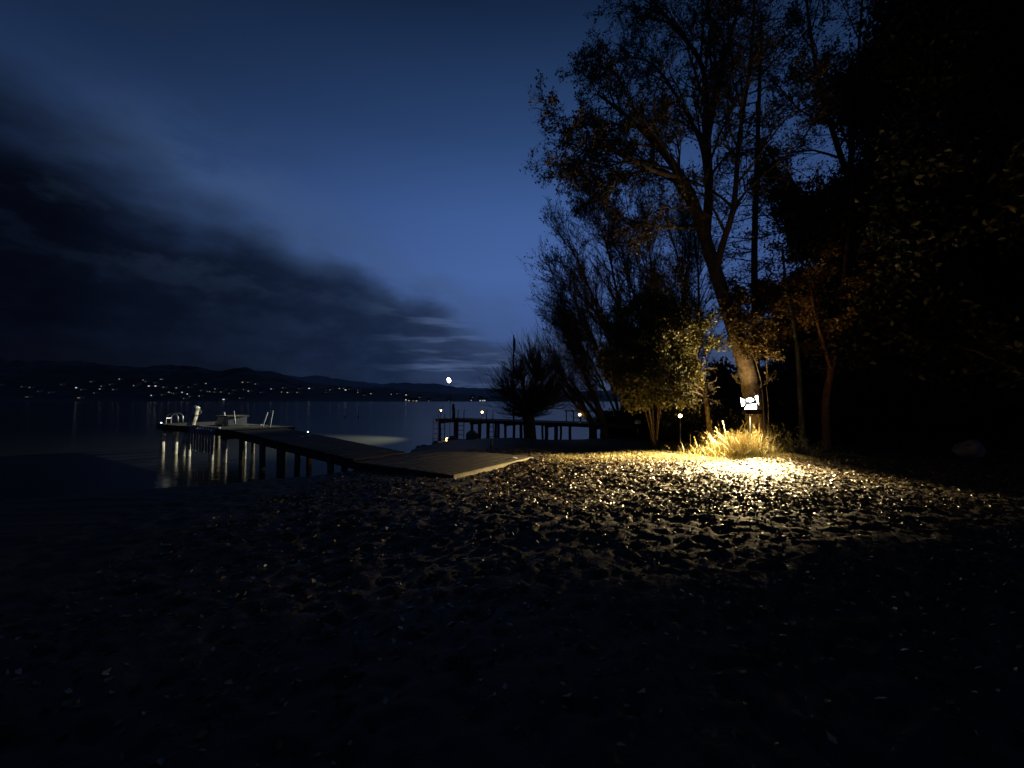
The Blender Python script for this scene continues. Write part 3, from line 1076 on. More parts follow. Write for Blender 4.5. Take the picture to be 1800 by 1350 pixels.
# ------------------------------------------------------------------ houses on the far shore
house_m = {}
hw = MB().box((0, 0, 0), (11, 8, 7)).mesh('wall', M['house'])
mb = MB()
mb.face([(-6, -4.8, 3.4), (6, -4.8, 3.4), (6, 0, 6.4), (-6, 0, 6.4)]); mb.face([(-6, 4.8, 3.4), (-6, 0, 6.4), (6, 0, 6.4), (6, 4.8, 3.4)])
mb.face([(-6, -4.8, 3.4), (-6, 0, 6.4), (-6, 4.8, 3.4)]); mb.face([(6, -4.8, 3.4), (6, 4.8, 3.4), (6, 0, 6.4)])
hr = mb.mesh('roof', M['house_roof'])
wins = []
wcols = [((1, .95, .86), .85), ((1, .86, .66), .42), ((.88, .94, 1), .85), ((1, .76, .5), .2), ((1, .8, .55), .08), ((.8, .86, 1), .1)]
for kx, (wx, wz) in enumerate(((1.8, 1.5), (3.5, 1.5), (6.5, 1.5))):
    row = []
    for ci, (cc_, st) in enumerate(wcols):
        m_ = emit('lit window %d %d' % (kx, ci), cc_, st * 1.0) if kx == 0 else bpy.data.materials['lit window 0 %d' % ci]
        w_ = MB()
        w_.face([(-wx / 2, -4.06, -wz / 2), (wx / 2, -4.06, -wz / 2), (wx / 2, -4.06, wz / 2), (-wx / 2, -4.06, wz / 2)])
        row.append(w_.mesh('lit_window', m_))
    wins.append(row)


def house(px, py, size, colour, big=1.0, label=None):
    r = ray(px, py)
    k = None
    for y in np.arange(900, 1320, 4.0):
        p = Vector((0, 0, H)) + r * (y / r.y)
        if p.z <= float(hill_h(np.array([p.x]), np.array([y]))[0]) + 1.5:
            k = p; break
    if k is None:
        return
    o = thing('far_house', k, label or 'small far house with a lit window on the dark hillside across the lake', 'house', 'houses on the far shore')
    link('wall', hw, o); link('roof', hr, o)
    wn = link('lit_window', wins[size][colour], o)
    wn.location = (rnd.uniform(-1, 1), 0, rnd.uniform(-.5, .8))
    wn.scale = (big, 1, big)
    # house stands slightly into the slope, front to the lake
    o.rotation_euler = (0, 0, 0)


HL = [(2, 677, 1, 3), (41, 680, 1, 4), (55, 681, 1, 3), (50, 698, 2, 4), (90, 690, 0, 4), (137, 682, 1, 2), (142, 699, 2, 3), (146, 685, 0, 3),
      (162, 671, 2, 4), (168, 691, 0, 3), (178, 684, 1, 1), (181, 679, 0, 1), (196, 676, 1, 4), (202, 685, 1, 3), (212, 667, 1, 1),
      (238, 678, 0, 1), (243, 675, 1, 3), (255, 668, 1, 1), (258, 671, 0, 3), (264, 679, 1, 0), (269, 695, 0, 2), (274, 673, 0, 4), (275, 679, 1, 0),
      (285, 667, 2, 3), (289, 681, 1, 3), (287, 694, 0, 3), (291, 691, 0, 1), (299, 690, 1, 1), (303, 691, 0, 3), (308, 692, 0, 3), (312, 682, 1, 1), (317, 679, 0, 1),
      (323, 690, 0, 0), (323, 698, 1, 1), (325, 701, 0, 3), (331, 693, 0, 0), (334, 681, 0, 3), (336, 697, 0, 3), (345, 676, 0, 4), (352, 696, 0, 1), (355, 687, 0, 3),
      (364, 674, 1, 1), (367, 688, 1, 3), (371, 689, 0, 1), (380, 684, 0, 1), (379, 689, 0, 3), (390, 689, 1, 3), (395, 685, 0, 1), (395, 702, 1, 2), (405, 692, 0, 3),
      (412, 686, 0, 4), (424, 700, 0, 3), (428, 672, 1, 1), (437, 672, 0, 3), (439, 687, 1, 1), (430, 685, 0, 3), (450, 675, 1, 3), (424, 697, 0, 4),
      (478, 684, 1, 1), (498, 682, 0, 3), (497, 689, 0, 1), (507, 690, 1, 1), (523, 690, 1, 3), (527, 683, 0, 4), (545, 683, 1, 0), (575, 686, 0, 1), (580, 685, 1, 1),
      (597, 683, 1, 1), (605, 683, 1, 3), (609, 686, 1, 0), (615, 684, 0, 3), (630, 686, 0, 3), (630, 690, 0, 1), (653, 692, 1, 1), (689, 693, 0, 1), (698, 692, 0, 3), (714, 694, 0, 0),
      (714, 703, 0, 0), (720, 705, 1, 1), (727, 705, 1, 3), (733, 705, 1, 1), (738, 699, 0, 3), (754, 706, 0, 3), (790, 706, 0, 4),
      (829, 704, 0, 1), (831, 693, 0, 1), (831, 699, 0, 3), (845, 701, 0, 2), (845, 707, 0, 2), (849, 707, 0, 2), (853, 707, 0, 2), (573, 690, 0, 4), (640, 695, 0, 4), (460, 690, 0, 4), (110, 676, 0, 4), (70, 688, 0, 4)]
for (px, py, sz, co) in HL:
    glowing = ('bright white', 'warm', 'bright bluish white', 'dim warm', 'very faint', 'faint bluish')[co]
    wide = ('small', 'wide', 'long')[sz]
    part_ = 'leftmost' if px < 160 else 'left' if px < 300 else 'middle left' if px < 430 else 'middle' if px < 580 else 'right' if px < 760 else 'rightmost'
    if py > 701:
        lab = 'far house at the waterline, %s %s lit window, %s opposite shore' % (glowing, wide, part_)
    else:
        lab = 'far house, %s %s lit window, %s on %s far hillside' % (glowing, wide, 'high' if py < 680 else 'midway' if py < 690 else 'low', part_)
    house(px, min(py, 704.6), sz, co, 1.25 if co in (0, 2) else 1.0, lab)

# ------------------------------------------------------------------ trees


class Tree:
    def __init__(s, seed):
        s.r = random.Random(seed)
        s.wood = []; s.twigs = []; s.leaf = []; s.ldir = []

    def limb(s, pts, r0, r1, wob=.0):
        """a main limb through given world points, smoothed"""
        out = []
        n = len(pts)
        pts = [Vector(p) for p in pts]
        for i in range(n - 1):
            p0, p1, p2, p3 = pts[max(i - 1, 0)], pts[i], pts[i + 1], pts[min(i + 2, n - 1)]
            for k in range(5):
                t_ = k / 5
                out.append(.5 * ((2 * p1) + (p2 - p0) * t_ + (2 * p0 - 5 * p1 + 4 * p2 - p3) * t_ ** 2 + (3 * p1 - p0 - 3 * p2 + p3) * t_ ** 3))
        out.append(pts[-1])
        if wob:
            out = [out[0]] + [p + Vector((s.r.gauss(0, wob), s.r.gauss(0, wob), s.r.gauss(0, wob))) for p in out[1:]]
        m = len(out)
        rad = [r0 + (r1 - r0) * (i / (m - 1)) ** .8 for i in range(m)]
        s.wood.append((out, rad))
        return out, rad

    def sprout(s, limb, n, L, lev, cfg, t0=.25, bias=None):
        pts, rad = limb
        m = len(pts)
        for k in range(n):
            t_ = t0 + (1 - t0) * (k + s.r.random()) / n
            i = min(int(t_ * (m - 1)), m - 2)
            d = (pts[i + 1] - pts[i]).normalized()
            s.grow(pts[i].lerp(pts[i + 1], s.r.random()), s.turn(d, cfg['ang'] * s.r.uniform(.6, 1.3), bias), L * s.r.uniform(.6, 1.2) * (1.15 - .5 * t_), min(rad[i] * .55, cfg['rmax']), lev, cfg)

    def turn(s, d, ang, bias=None):
        v = Vector((s.r.gauss(0, 1), s.r.gauss(0, 1), s.r.gauss(0, 1)))
        v = (v - d * v.dot(d))
        if v.length < 1e-4:
            v = Vector((1, 0, 0))
        v.normalize()
        q = d * math.cos(ang) + v * math.sin(ang)
        if bias is not None:
            q += bias
        return q.normalized()

    def grow(s, p, d, L, r, lev, cfg):
        n = 5 if lev == 1 else (4 if lev == 2 else 3)
        pts = [p]; dd = d.copy()
        for i in range(n):
            dd = (dd + Vector((s.r.gauss(0, 1), s.r.gauss(0, 1), s.r.gauss(0, 1))) * cfg['jit'] + Vector((0, 0, cfg['up']))).normalized()
            pts.append(pts[-1] + dd * (L / n))
        r = max(r, cfg['rmin'])
        rad = [max(r * (1 - .75 * i / n), cfg['rmin'] * .6) for i in range(n + 1)]
        s.twigs.append((pts, rad))
        if lev < cfg['lev']:
            k_ = cfg['n'][lev]
            for k in range(k_):
                t_ = .15 + .85 * (k + s.r.random()) / k_
                i = min(int(t_ * n), n - 1)
                b = (pts[i + 1] - pts[i]).normalized()
                s.grow(pts[i].lerp(pts[i + 1], s.r.random()), s.turn(b, cfg['ang'] * s.r.uniform(.5, 1.3)), L * cfg['ratio'] * s.r.uniform(.6, 1.25) * (1.2 - .5 * t_), r * .5, lev + 1, cfg)
        if lev >= cfg['lev'] - cfg.get('leaf_lev', 0) and cfg['leaf']:
            for k in range(cfg['leaf'] if s.r.random() < cfg.get('lp', 1) else 0):
                i = s.r.randrange(n)
                q = pts[i].lerp(pts[i + 1], s.r.random())
                sp = cfg.get('lsp', .06)
                s.leaf.append((q.x + s.r.gauss(0, sp), q.y + s.r.gauss(0, sp), q.z + s.r.gauss(0, sp)))

    def build(s, name, base, label, group=None, bark='bark', leaf='leaf_brown', lsize=.1, flat=0.0, aspect=.55, cut=None):
        o = thing(name, base, label, 'tree', group)
        off = Vector(base)
        mb = MB()
        for pts, rad in s.wood:
            mb.tube([p - off for p in pts], rad, 10 if rad[0] > .12 else 7)
        mb.build('trunk', M[bark], o, True)
        if s.twigs:
            link('branches', tubes_mesh('branches', [([p - off for p in pts], rad) for pts, rad in s.twigs], M['twig']), o)
        if s.leaf:
            a = np.array(s.leaf) - np.array(off)
            link('crown', leaf_mesh('crown', a, lsize, M[leaf], aspect, .45, flat=flat), o)
        return o


def gp(px, Y, dz=-.12):
    """foot of a plant: picture column and distance"""
    x = P(px, 700, Y).x
    return Vector((x, Y, float(ground_z(x, Y)) + dz))


V = Vector
# -- the big leaning tree behind the lamp
T = Tree(3)
b = gp(1333, 13.3)
tr = T.limb([b, P(1326, 720, 13.3), P(1312, 650, 13.3), P(1288, 570, 13.3), P(1262, 490, 13.3), P(1240, 420, 13.4)], .33, .19)
L1 = T.limb([P(1240, 420, 13.4), P(1215, 345, 13.2), P(1180, 285, 13.0), P(1135, 235, 12.7), P(1090, 195, 12.5), P(1050, 165, 12.4)], .2, .03)
L2 = T.limb([P(1228, 385, 13.3), P(1195, 330, 13.8), P(1165, 300, 14.3), P(1110, 305, 14.8), P(1070, 318, 15.1), P(1030, 335, 15.4)], .12, .02)
L3 = T.limb([P(1240, 420, 13.4), P(1246, 330, 13.6), P(1243, 240, 13.4), P(1235, 120, 13.0), P(1180, 40, 12.6), P(1120, -30, 12.4)], .17, .03)
L4 = T.limb([P(1258, 475, 13.3), P(1270, 430, 12.9), P(1290, 360, 12.5), P(1300, 240, 12.3), P(1320, 100, 12.0), P(1330, -60, 11.8)], .13, .03)
L5 = T.limb([P(1244, 330, 13.6), P(1232, 250, 14.4), P(1190, 170, 15.0), P(1150, 115, 15.4), P(1110, 100, 15.6)], .11, .02)
L6 = T.limb([P(1243, 250, 13.4), P(1262, 150, 13.8), P(1290, 40, 14.2), P(1330, -80, 14.4)], .11, .03)
L7 = T.limb([P(1232, 400, 13.4), P(1190, 400, 12.9), P(1140, 395, 12.3), P(1090, 380, 11.9), P(1050, 350, 11.6)], .08, .015)
L8 = T.limb([P(1195, 310, 13.1), P(1150, 300, 12.4), P(1090, 268, 11.8), P(1050, 255, 11.5), P(1015, 275, 11.3)], .09, .015)
cfg = dict(ang=.75, jit=.16, up=.03, n=[0, 7, 7, 6], lev=4, ratio=.52, rmin=.0055, rmax=.05, leaf=2, lp=.5, lsp=.05)
lft = Vector((-.15, 0, .15))
for lb, n, LL in ((L1, 17, 2.5), (L2, 14, 1.9), (L3, 16, 2.6), (L4, 15, 2.6), (L5, 15, 2.2), (L6, 13, 2.6), (L7, 12, 1.5), (L8, 15, 1.9)):
    T.sprout(lb, n, LL, 1, cfg, .22, lft)
cfg2 = dict(cfg, n=[0, 4, 4, 3], leaf=3, lp=.8)
T.sprout(tr, 16, .8, 2, cfg2, .25)
T.build('leaning_tree', b, 'tall leaning broadleaf tree behind the floodlight, its crown reaching over the beach', leaf='leaf_brown', lsize=.08)

# -- bare multi-stemmed tree left of it
T = Tree(5)
b = gp(1098, 19.5)
cfg = dict(ang=.55, jit=.10, up=.07, n=[0, 9, 7, 4], lev=3, ratio=.5, rmin=.0065, rmax=.035, leaf=1, lp=.3)
for pts, r0 in (([b, P(1085, 640, 19.5), P(1055, 560, 19.3), P(1022, 470, 19.0), P(985, 415, 18.8)], .11),
                ([b, P(1095, 620, 19.7), P(1085, 520, 19.9), P(1062, 420, 20.1), P(1025, 340, 20.3)], .12),
                ([b, P(1070, 660, 19.2), P(1040, 590, 18.8), P(1010, 525, 18.4), P(978, 480, 18.2)], .09),
                ([b, P(1062, 680, 19.4), P(1030, 620, 19.2), P(1005, 575, 19.0), P(985, 548, 18.9)], .07),
                ([b, P(1070, 700, 19.0), P(1045, 660, 18.6), P(1020, 625, 18.2), P(1000, 600, 18.0)], .06),
                ([b, P(1100, 640, 19.9), P(1110, 550, 20.3), P(1095, 450, 20.6), P(1080, 400, 20.8)], .09)):
    lb = T.limb(pts, r0, .012, .015)
    T.sprout(lb, 34, 2.2, 1, cfg, .32, Vector((-.2, 0, .22)))
T.build('bare_tree', b, 'bare many-stemmed tree fanning up left against the blue sky', bark='bark', leaf='leaf_brown')

T = Tree(7)
b = gp(1150, 20.8)
for pts, r0 in (([b, P(1140, 640, 20.8), P(1120, 540, 20.6), P(1090, 450, 20.4), P(1050, 380, 20.2)], .11),
                ([b, P(1150, 620, 20.9), P(1150, 520, 21.0), P(1140, 430, 21.1), P(1125, 350, 21.2)], .11),
                ([b, P(1125, 670, 20.6), P(1085, 600, 20.2), P(1045, 545, 19.8), P(1005, 510, 19.5)], .09),
                ([b, P(1120, 690, 20.7), P(1075, 640, 20.5), P(1035, 600, 20.3), P(1000, 580, 20.1)], .07),
                ([b, P(1170, 630, 20.7), P(1195, 540, 20.4), P(1210, 460, 20.2), P(1215, 390, 20.0)], .09)):
    lb = T.limb(pts, r0, .012, .015)
    T.sprout(lb, 34, 2.2, 1, cfg, .25, Vector((-.12, 0, .2)))
T.build('bare_tree', b, 'second bare many-stemmed tree, behind the olive branches', bark='bark', leaf='leaf_brown')

# -- taller thin tree behind, mostly bare
T = Tree(6)
b = gp(1215, 18.2)
cfg = dict(ang=.6, jit=.13, up=.05, n=[0, 9, 7, 4], lev=3, ratio=.5, rmin=.0065, rmax=.035, leaf=2, lp=.5)
for pts, r0 in (([b, P(1212, 640, 18.2), P(1205, 540, 18.2), P(1190, 450, 18.2), P(1165, 370, 18.2)], .14),
                ([b, P(1222, 620, 18.5), P(1228, 520, 18.8), P(1222, 420, 19.0), P(1215, 350, 19.2)], .11),
                ([b, P(1195, 650, 17.9), P(1165, 570, 17.6), P(1140, 490, 17.3), P(1120, 420, 17.1)], .10)):
    lb = T.limb(pts, r0, .012, .015)
    T.sprout(lb, 40, 2.4, 1, cfg, .15, Vector((-.1, 0, .2)))
T.build('thin_tree', b, 'thin nearly leafless tree between the bare tree and the leaning tree', bark='bark')

# -- olive-leaved tree whose lit branches hang over the small lamp
T = Tree(8)
b = gp(1248, 13.6)
tr = T.limb([b, P(1243, 720, 13.6), P(1232, 660, 13.5), P(1215, 600, 13.4), P(1190, 545, 13.3)], .09, .03)
cfg = dict(ang=.8, jit=.2, up=-.03, n=[0, 7, 6, 4], lev=3, ratio=.5, rmin=.005, rmax=.03, leaf=8, lp=.9, lsp=.07)
for pts in ([P(1240, 690, 13.5), P(1215, 672, 12.6), P(1170, 668, 11.9), P(1125, 672, 11.6)],
            [P(1237, 670, 13.5), P(1200, 640, 13.0), P(1150, 620, 12.6), P(1095, 630, 12.4)],
            [P(1230, 640, 13.5), P(1190, 600, 13.4), P(1140, 580, 13.2), P(1090, 600, 13.2)],
            [P(1225, 620, 13.4), P(1230, 590, 12.8), P(1205, 570, 12.3), P(1160, 590, 12.0)],
            [P(1232, 655, 13.5), P(1180, 615, 13.2), P(1120, 610, 13.0), P(1068, 640, 12.9)],
            [P(1215, 605, 13.4), P(1170, 555, 13.4), P(1120, 545, 13.4), P(1080, 570, 13.4)],
            [P(1238, 680, 13.5), P(1190, 660, 12.9), P(1140, 655, 12.4), P(1085, 668, 12.2)],
            [P(1240, 700, 13.5), P(1225, 690, 12.8), P(1200, 690, 12.2), P(1160, 695, 11.8)]):
    lb = T.limb(pts, .03, .008)
    T.sprout(lb, 17, .72, 1, cfg, .15)
T.leaf = [q for q in T.leaf if (V(q) - Lp).length > 1.75]
T.build('olive_tree', b, 'small olive-leaved tree with lit branches hanging over the small lamp', bark='bark', leaf='leaf_olive', lsize=.085)
# -- broad dim olive thicket further left
T = Tree(10)
b = gp(1150, 14.6)
cfg = dict(ang=.85, jit=.22, up=.0, n=[0, 7, 6, 4], lev=3, ratio=.5, rmin=.005, rmax=.02, leaf=9, lp=.9, lsp=.09)
for pts in ([b, P(1145, 700, 14.4), P(1130, 640, 14.0), P(1110, 590, 13.6)], [b, P(1160, 690, 14.3), P(1175, 620, 13.9), P(1180, 555, 13.5)],
            [b, P(1130, 710, 14.2), P(1100, 670, 13.6), P(1070, 640, 13.1)], [b, P(1165, 700, 14.0), P(1190, 660, 13.4), P(1205, 610, 13.0)],
            [b, P(1140, 690, 14.6), P(1140, 600, 14.6), P(1145, 530, 14.4)], [b, P(1140, 715, 14.0), P(1125, 690, 13.3), P(1110, 672, 12.7)]):
    lb = T.limb(pts, .04, .01)
    T.sprout(lb, 15, .85, 1, cfg, .35)
T.build('olive_thicket', b, 'broad dim olive-leaved thicket left of the lit branches', bark='bark', leaf='leaf_olive', lsize=.085)

# -- ivy-clad growth round the leaning trunk
T = Tree(12)
b = gp(1345, 13.0)
cfg = dict(ang=.9, jit=.25, up=.02, n=[0, 6, 5, 4], lev=3, ratio=.5, rmin=.005, rmax=.02, leaf=8, lp=.9, lsp=.07)
for pts in ([b, P(1340, 690, 12.9), P(1322, 620, 12.8), P(1300, 560, 12.8), P(1290, 520, 12.8)],
            [b, P(1350, 680, 12.9), P(1345, 610, 12.8), P(1335, 550, 12.8), P(1345, 500, 12.8)]):
    lb = T.limb(pts, .016, .008, .02)
    T.sprout(lb, 22, .62, 1, cfg, .42)
T.leaf = [q for q in T.leaf if (V(q) - Lp).length > 1.15]
T.build('ivy_thicket', b, 'leafy climber with brown green leaves wrapped round the leaning trunk', bark='bark', leaf='leaf_brown', lsize=.09)

# -- slim pale trunk and red trunk with autumn leaves
T = Tree(14)
b = gp(1410, 14.5)
tr = T.limb([b, P(1408, 720, 14.5), P(1404, 650, 14.5), P(1398, 590, 14.4), P(1385, 520, 14.3), P(1375, 440, 14.2)], .115, .03)
cfg = dict(ang=.9, jit=.2, up=-.01, n=[0, 6, 5, 4], lev=3, ratio=.5, rmin=.005, rmax=.03, leaf=7, lp=.85, lsp=.07)
T.sprout(tr, 14, 1.0, 1, cfg, .42)
T.build('slim_tree', b, 'slim pale-trunked tree with yellow brown leaves right of the floodlight', bark='bark_grey', leaf='leaf_orange', lsize=.10)
T = Tree(15)
b = gp(1450, 14.2)
tr = T.limb([b, P(1451, 715, 14.2), P(1461, 650, 14.1), P(1473, 590, 14.0), P(1480, 520, 14.0), P(1490, 420, 14.0), P(1500, 300, 14.0)], .15, .04)
f2 = T.limb([P(1461, 650, 14.1), P(1446, 600, 13.7), P(1430, 540, 13.3), P(1420, 470, 13.0)], .07, .02)
f3 = T.limb([P(1473, 590, 14.0), P(1510, 540, 13.6), P(1545, 500, 13.2), P(1580, 480, 13.0)], .07, .02)
cfg = dict(cfg, leaf=6)
for lb, n in ((tr, 18), (f2, 11), (f3, 11)):
    T.sprout(lb, n, 1.15, 1, cfg, .36)
T.build('red_trunk_tree', b, 'reddish-trunked tree with orange brown leaves, second right of the floodlight', bark='bark_red', leaf='leaf_orange', lsize=.10)

# -- big twiggy tree that carries the canopy on to the right
T = Tree(16)
b = gp(1520, 16.5)
tr = T.limb([b, P(1517, 640, 16.5), P(1510, 520, 16.4), P(1500, 400, 16.3), P(1495, 300, 16.2)], .27, .15)
cfgc = dict(ang=.75, jit=.16, up=.03, n=[0, 7, 6, 5], lev=4, ratio=.52, rmin=.007, rmax=.05, leaf=3, lp=.7, lsp=.07)
for pts, n_, L_ in (([P(1497, 330, 16.2), P(1470, 250, 15.8), P(1440, 150, 15.4), P(1420, 20, 15.0), P(1410, -80, 14.8)], 17, 2.6),
                    ([P(1495, 310, 16.2), P(1500, 200, 16.4), P(1510, 80, 16.6), P(1520, -60, 16.8)], 16, 2.7),
                    ([P(1498, 380, 16.2), P(1545, 280, 15.9), P(1590, 170, 15.5), P(1640, 40, 15.2)], 17, 2.6),
                    ([P(1505, 470, 16.3), P(1460, 420, 15.7), P(1420, 370, 15.1), P(1385, 300, 14.8)], 15, 2.1),
                    ([P(1508, 500, 16.3), P(1560, 440, 15.8), P(1610, 390, 15.4), P(1660, 330, 15.1)], 15, 2.1)):
    lb = T.limb(pts, .13, .025)
    T.sprout(lb, n_, L_, 1, cfgc, .15)
T.build('canopy_tree', b, 'tall twiggy tree carrying the canopy right of the reddish trunk', bark='bark', leaf='leaf_brown', lsize=.11)

# -- pine behind the leaning tree
T = Tree(18)
b = gp(1327, 21)
tr = T.limb([b, P(1328, 600, 21), P(1326, 450, 21), P(1330, 300, 21), P(1335, 150, 21), P(1338, 20, 21)], .24, .06)
pads = []
for k in range(26):
    py = 500 - k * 20
    for q in range(3):
        a = T.r.uniform(0, 2 * PI)
        p0 = P(1329, py, 21)
        ln = T.r.uniform(.9, 2.7)
        d = Vector((math.cos(a), math.sin(a), .12))
        T.twigs.append(([p0, p0 + d * ln * .5, p0 + d * ln], [.04, .025, .012]))
        c0 = p0 + d * ln
        for z in range(150):
            g = (T.r.gauss(0, .42), T.r.gauss(0, .42), T.r.gauss(0, .11))
            T.leaf.append((c0.x + g[0] - d.x * ln * .2 * T.r.random(), c0.y + g[1], c0.z + g[2]))
T.build('pine_tree', b, 'dark pine with flat needle pads behind the leaning tree', bark='bark', leaf='needle', lsize=.2, aspect=.22)

# -- pollard willow and its leaning neighbours by the pier


def whips(T, origin, n, dirs, L, spread, r=.018, sub=4):
    for k in range(n):
        d = dirs[k % len(dirs)]
        d = (d + Vector((T.r.gauss(0, spread), T.r.gauss(0, spread), T.r.gauss(0, spread * .7)))).normalized()
        p = origin + Vector((T.r.gauss(0, .12), T.r.gauss(0, .12), T.r.gauss(0, .1)))
        ln = L * T.r.uniform(.55, 1.15)
        pts = [p]
        for i in range(6):
            d = (d + Vector((T.r.gauss(0, .06), T.r.gauss(0, .06), .03))).normalized()
            pts.append(pts[-1] + d * ln / 6)
        T.twigs.append((pts, [r * (1 - .12 * i) for i in range(7)]))
        for q in range(sub):
            i = T.r.randrange(1, 6)
            dd = T.turn(d, .4)
            e = pts[i]
            T.twigs.append(([e, e + dd * ln * .17, e + (dd + Vector((0, 0, .2))) * ln * .33], [r * .5, r * .4, r * .25]))


T = Tree(21)
b = gp(932, 20.3)
hd_ = P(929, 738, 20.3)
T.limb([b, P(931, 758, 20.3), hd_ + Vector((0, 0, .05)), P(925, 722, 20.3)], .33, .30)
T.limb([hd_, P(912, 715, 20.2), P(895, 690, 20.1)], .16, .05)
T.limb([hd_, P(937, 700, 20.4), P(945, 660, 20.4)], .16, .05)
T.limb([hd_, P(925, 700, 20.3), P(915, 650, 20.3)], .15, .05)
T.limb([hd_, P(945, 715, 20.4), P(965, 690, 20.4)], .14, .05)
whips(T, P(926, 715, 20.3), 150, [V((-.3, 0, .9)), V((.2, .1, 1)), V((.6, 0, .8)), V((-.9, 0, .45)), V((.1, -.5, .8)), V((.8, 0, .5))], 2.4, .38)
whips(T, P(926, 722, 20.3), 85, [V((-.9, 0, .3)), V((.9, 0, .35)), V((-.7, -.3, .55)), V((.6, -.3, .5))], 1.5, .3)
whips(T, P(915, 665, 20.3), 75, [V((-.2, 0, .9)), V((.3, 0, 1)), V((-.8, 0, .4))], 1.1, .4)
whips(T, P(945, 665, 20.4), 110, [V((.1, 0, 1)), V((-.5, 0, 1)), V((.6, 0, .7))], 2.0, .3)
whips(T, P(897, 692, 20.1), 70, [V((-.5, 0, .9)), V((-.9, 0, .3)), V((0, 0, 1))], 1.1, .3)
whips(T, P(963, 692, 20.4), 80, [V((.3, 0, .9)), V((.8, 0, .35)), V((0, 0, 1))], 1.1, .3)
whips(T, P(926, 730, 20.3), 85, [V((-.95, 0, .1)), V((.95, 0, .15)), V((-.8, -.4, .3)), V((.8, -.4, .3)), V((-.4, -.8, .4)), V((.4, -.8, .4))], 1.35, .25)
whips(T, P(945, 715, 20.3), 70, [V((.9, 0, .4)), V((.6, 0, .8)), V((.95, -.2, .15))], 1.9, .3)
T.build('pollard_willow', b, 'bushy round pollard willow with a thick short trunk before the pier', bark='bark')

for seed, pts, fan, lab in (
        (22, [(1042, 19.6), (1040, 745), (1022, 712), (1000, 680), (985, 650)], [V((-.55, 0, .85)), V((-.42, 0, .95)), V((-.7, 0, .7)), V((-.3, .2, .9))], 'leaning willow with long whips pointing up left, nearer the pollard'),
        (23, [(1062, 19.2), (1060, 740), (1045, 700), (1028, 660), (1005, 620)], [V((-.5, 0, .9)), V((-.35, 0, 1)), V((-.65, 0, .75)), V((-.2, .2, .9))], 'leaning willow with long whips pointing up left, right of its twin')):
    T = Tree(seed)
    Yb = pts[0][1]
    b = gp(pts[0][0], Yb)
    lb = T.limb([b] + [P(x_, y_, Yb - .1 * i) for i, (x_, y_) in enumerate(pts[1:])], .22, .06)
    T.limb([P(pts[1][0], pts[1][1], Yb), P(pts[1][0] - 35, pts[1][1] - 42, Yb + .3), P(pts[1][0] - 62, pts[1][1] - 78, Yb + .5)], .11, .04)
    for k in range(7, len(lb[0]), 1):
        whips(T, lb[0][k], 6, fan, 2.5, .12, .014, 3)
        whips(T, lb[0][k], 5, [V((-.8, 0, .5)), V((.1, 0, 1)), V((-.9, -.3, .2)), V((.5, -.2, .8))], 1.3, .3, .011, 5)
    T.build('leaning_willow', b, lab, 'leaning willows by the pier', bark='bark')

# -- dark evergreens that close the right-hand side
T = Tree(31)
b = Vector((0, 0, 0))
tr = T.limb([b, V((.1, 0, 2.5)), V((-.1, .1, 5.5)), V((.15, 0, 9)), V((0, .1, 13))], .32, .05)
limbs = [tr]
for k in range(9):
    a = k * 2.4
    z0 = 2.4 + k * 1.0
    d = V((math.cos(a), math.sin(a), .5))
    ln = 4.2 - k * .2
    p0 = tr[0][min(int(z0 / 13 * (len(tr[0]) - 1)), len(tr[0]) - 2)]
    limbs.append(T.limb([p0, p0 + d * ln * .4, p0 + d * ln * .75 + V((0, 0, .2)), p0 + d * ln], .11, .03))
cfg = dict(ang=.8, jit=.2, up=.02, n=[0, 7, 6, 4], lev=3, ratio=.5, rmin=.008, rmax=.05, leaf=20, lp=1.0, lsp=.2)
for lb in limbs:
    T.sprout(lb, 13 if lb is not tr else 14, 1.9, 1, cfg, .2)
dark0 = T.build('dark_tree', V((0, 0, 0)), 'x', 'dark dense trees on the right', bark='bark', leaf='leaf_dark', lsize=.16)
spots = [(1640, 17.5, 1.3, 0.3, 'tall dark dense tree standing at the red hut'),
         (2010, 9.5, 1.15, 2.1, 'nearest tall dark tree whose crown hangs in from the right border'),
         (1800, 16.5, 1.35, 4.0, 'tall dark dense tree right of the red hut'),
         (1570, 23.5, 1.25, 1.2, 'tall dark dense tree behind the left wall of the red hut'),
         (1900, 14, 1.3, 3.2, 'tall dark dense tree at the far right border of the view'),
         (1400, 24, .62, 3.6, 'low dark tree closing the gap behind the slim trunk'),
         (1485, 25.5, .72, 5.6, 'low dark tree closing the gap behind the reddish trunk'),
         (1720, 21.5, 1.6, 2.6, 'tall dark dense tree far behind the red hut roof')]
for i, (px, Y_, sc, rz, lab) in enumerate(spots):
    o = dark0 if i == 0 else copy_tree(dark0)
    o.location = gp(px, Y_, -.1); o.rotation_euler = (0, 0, rz); o.scale = (sc, sc, sc)
    o['label'] = lab

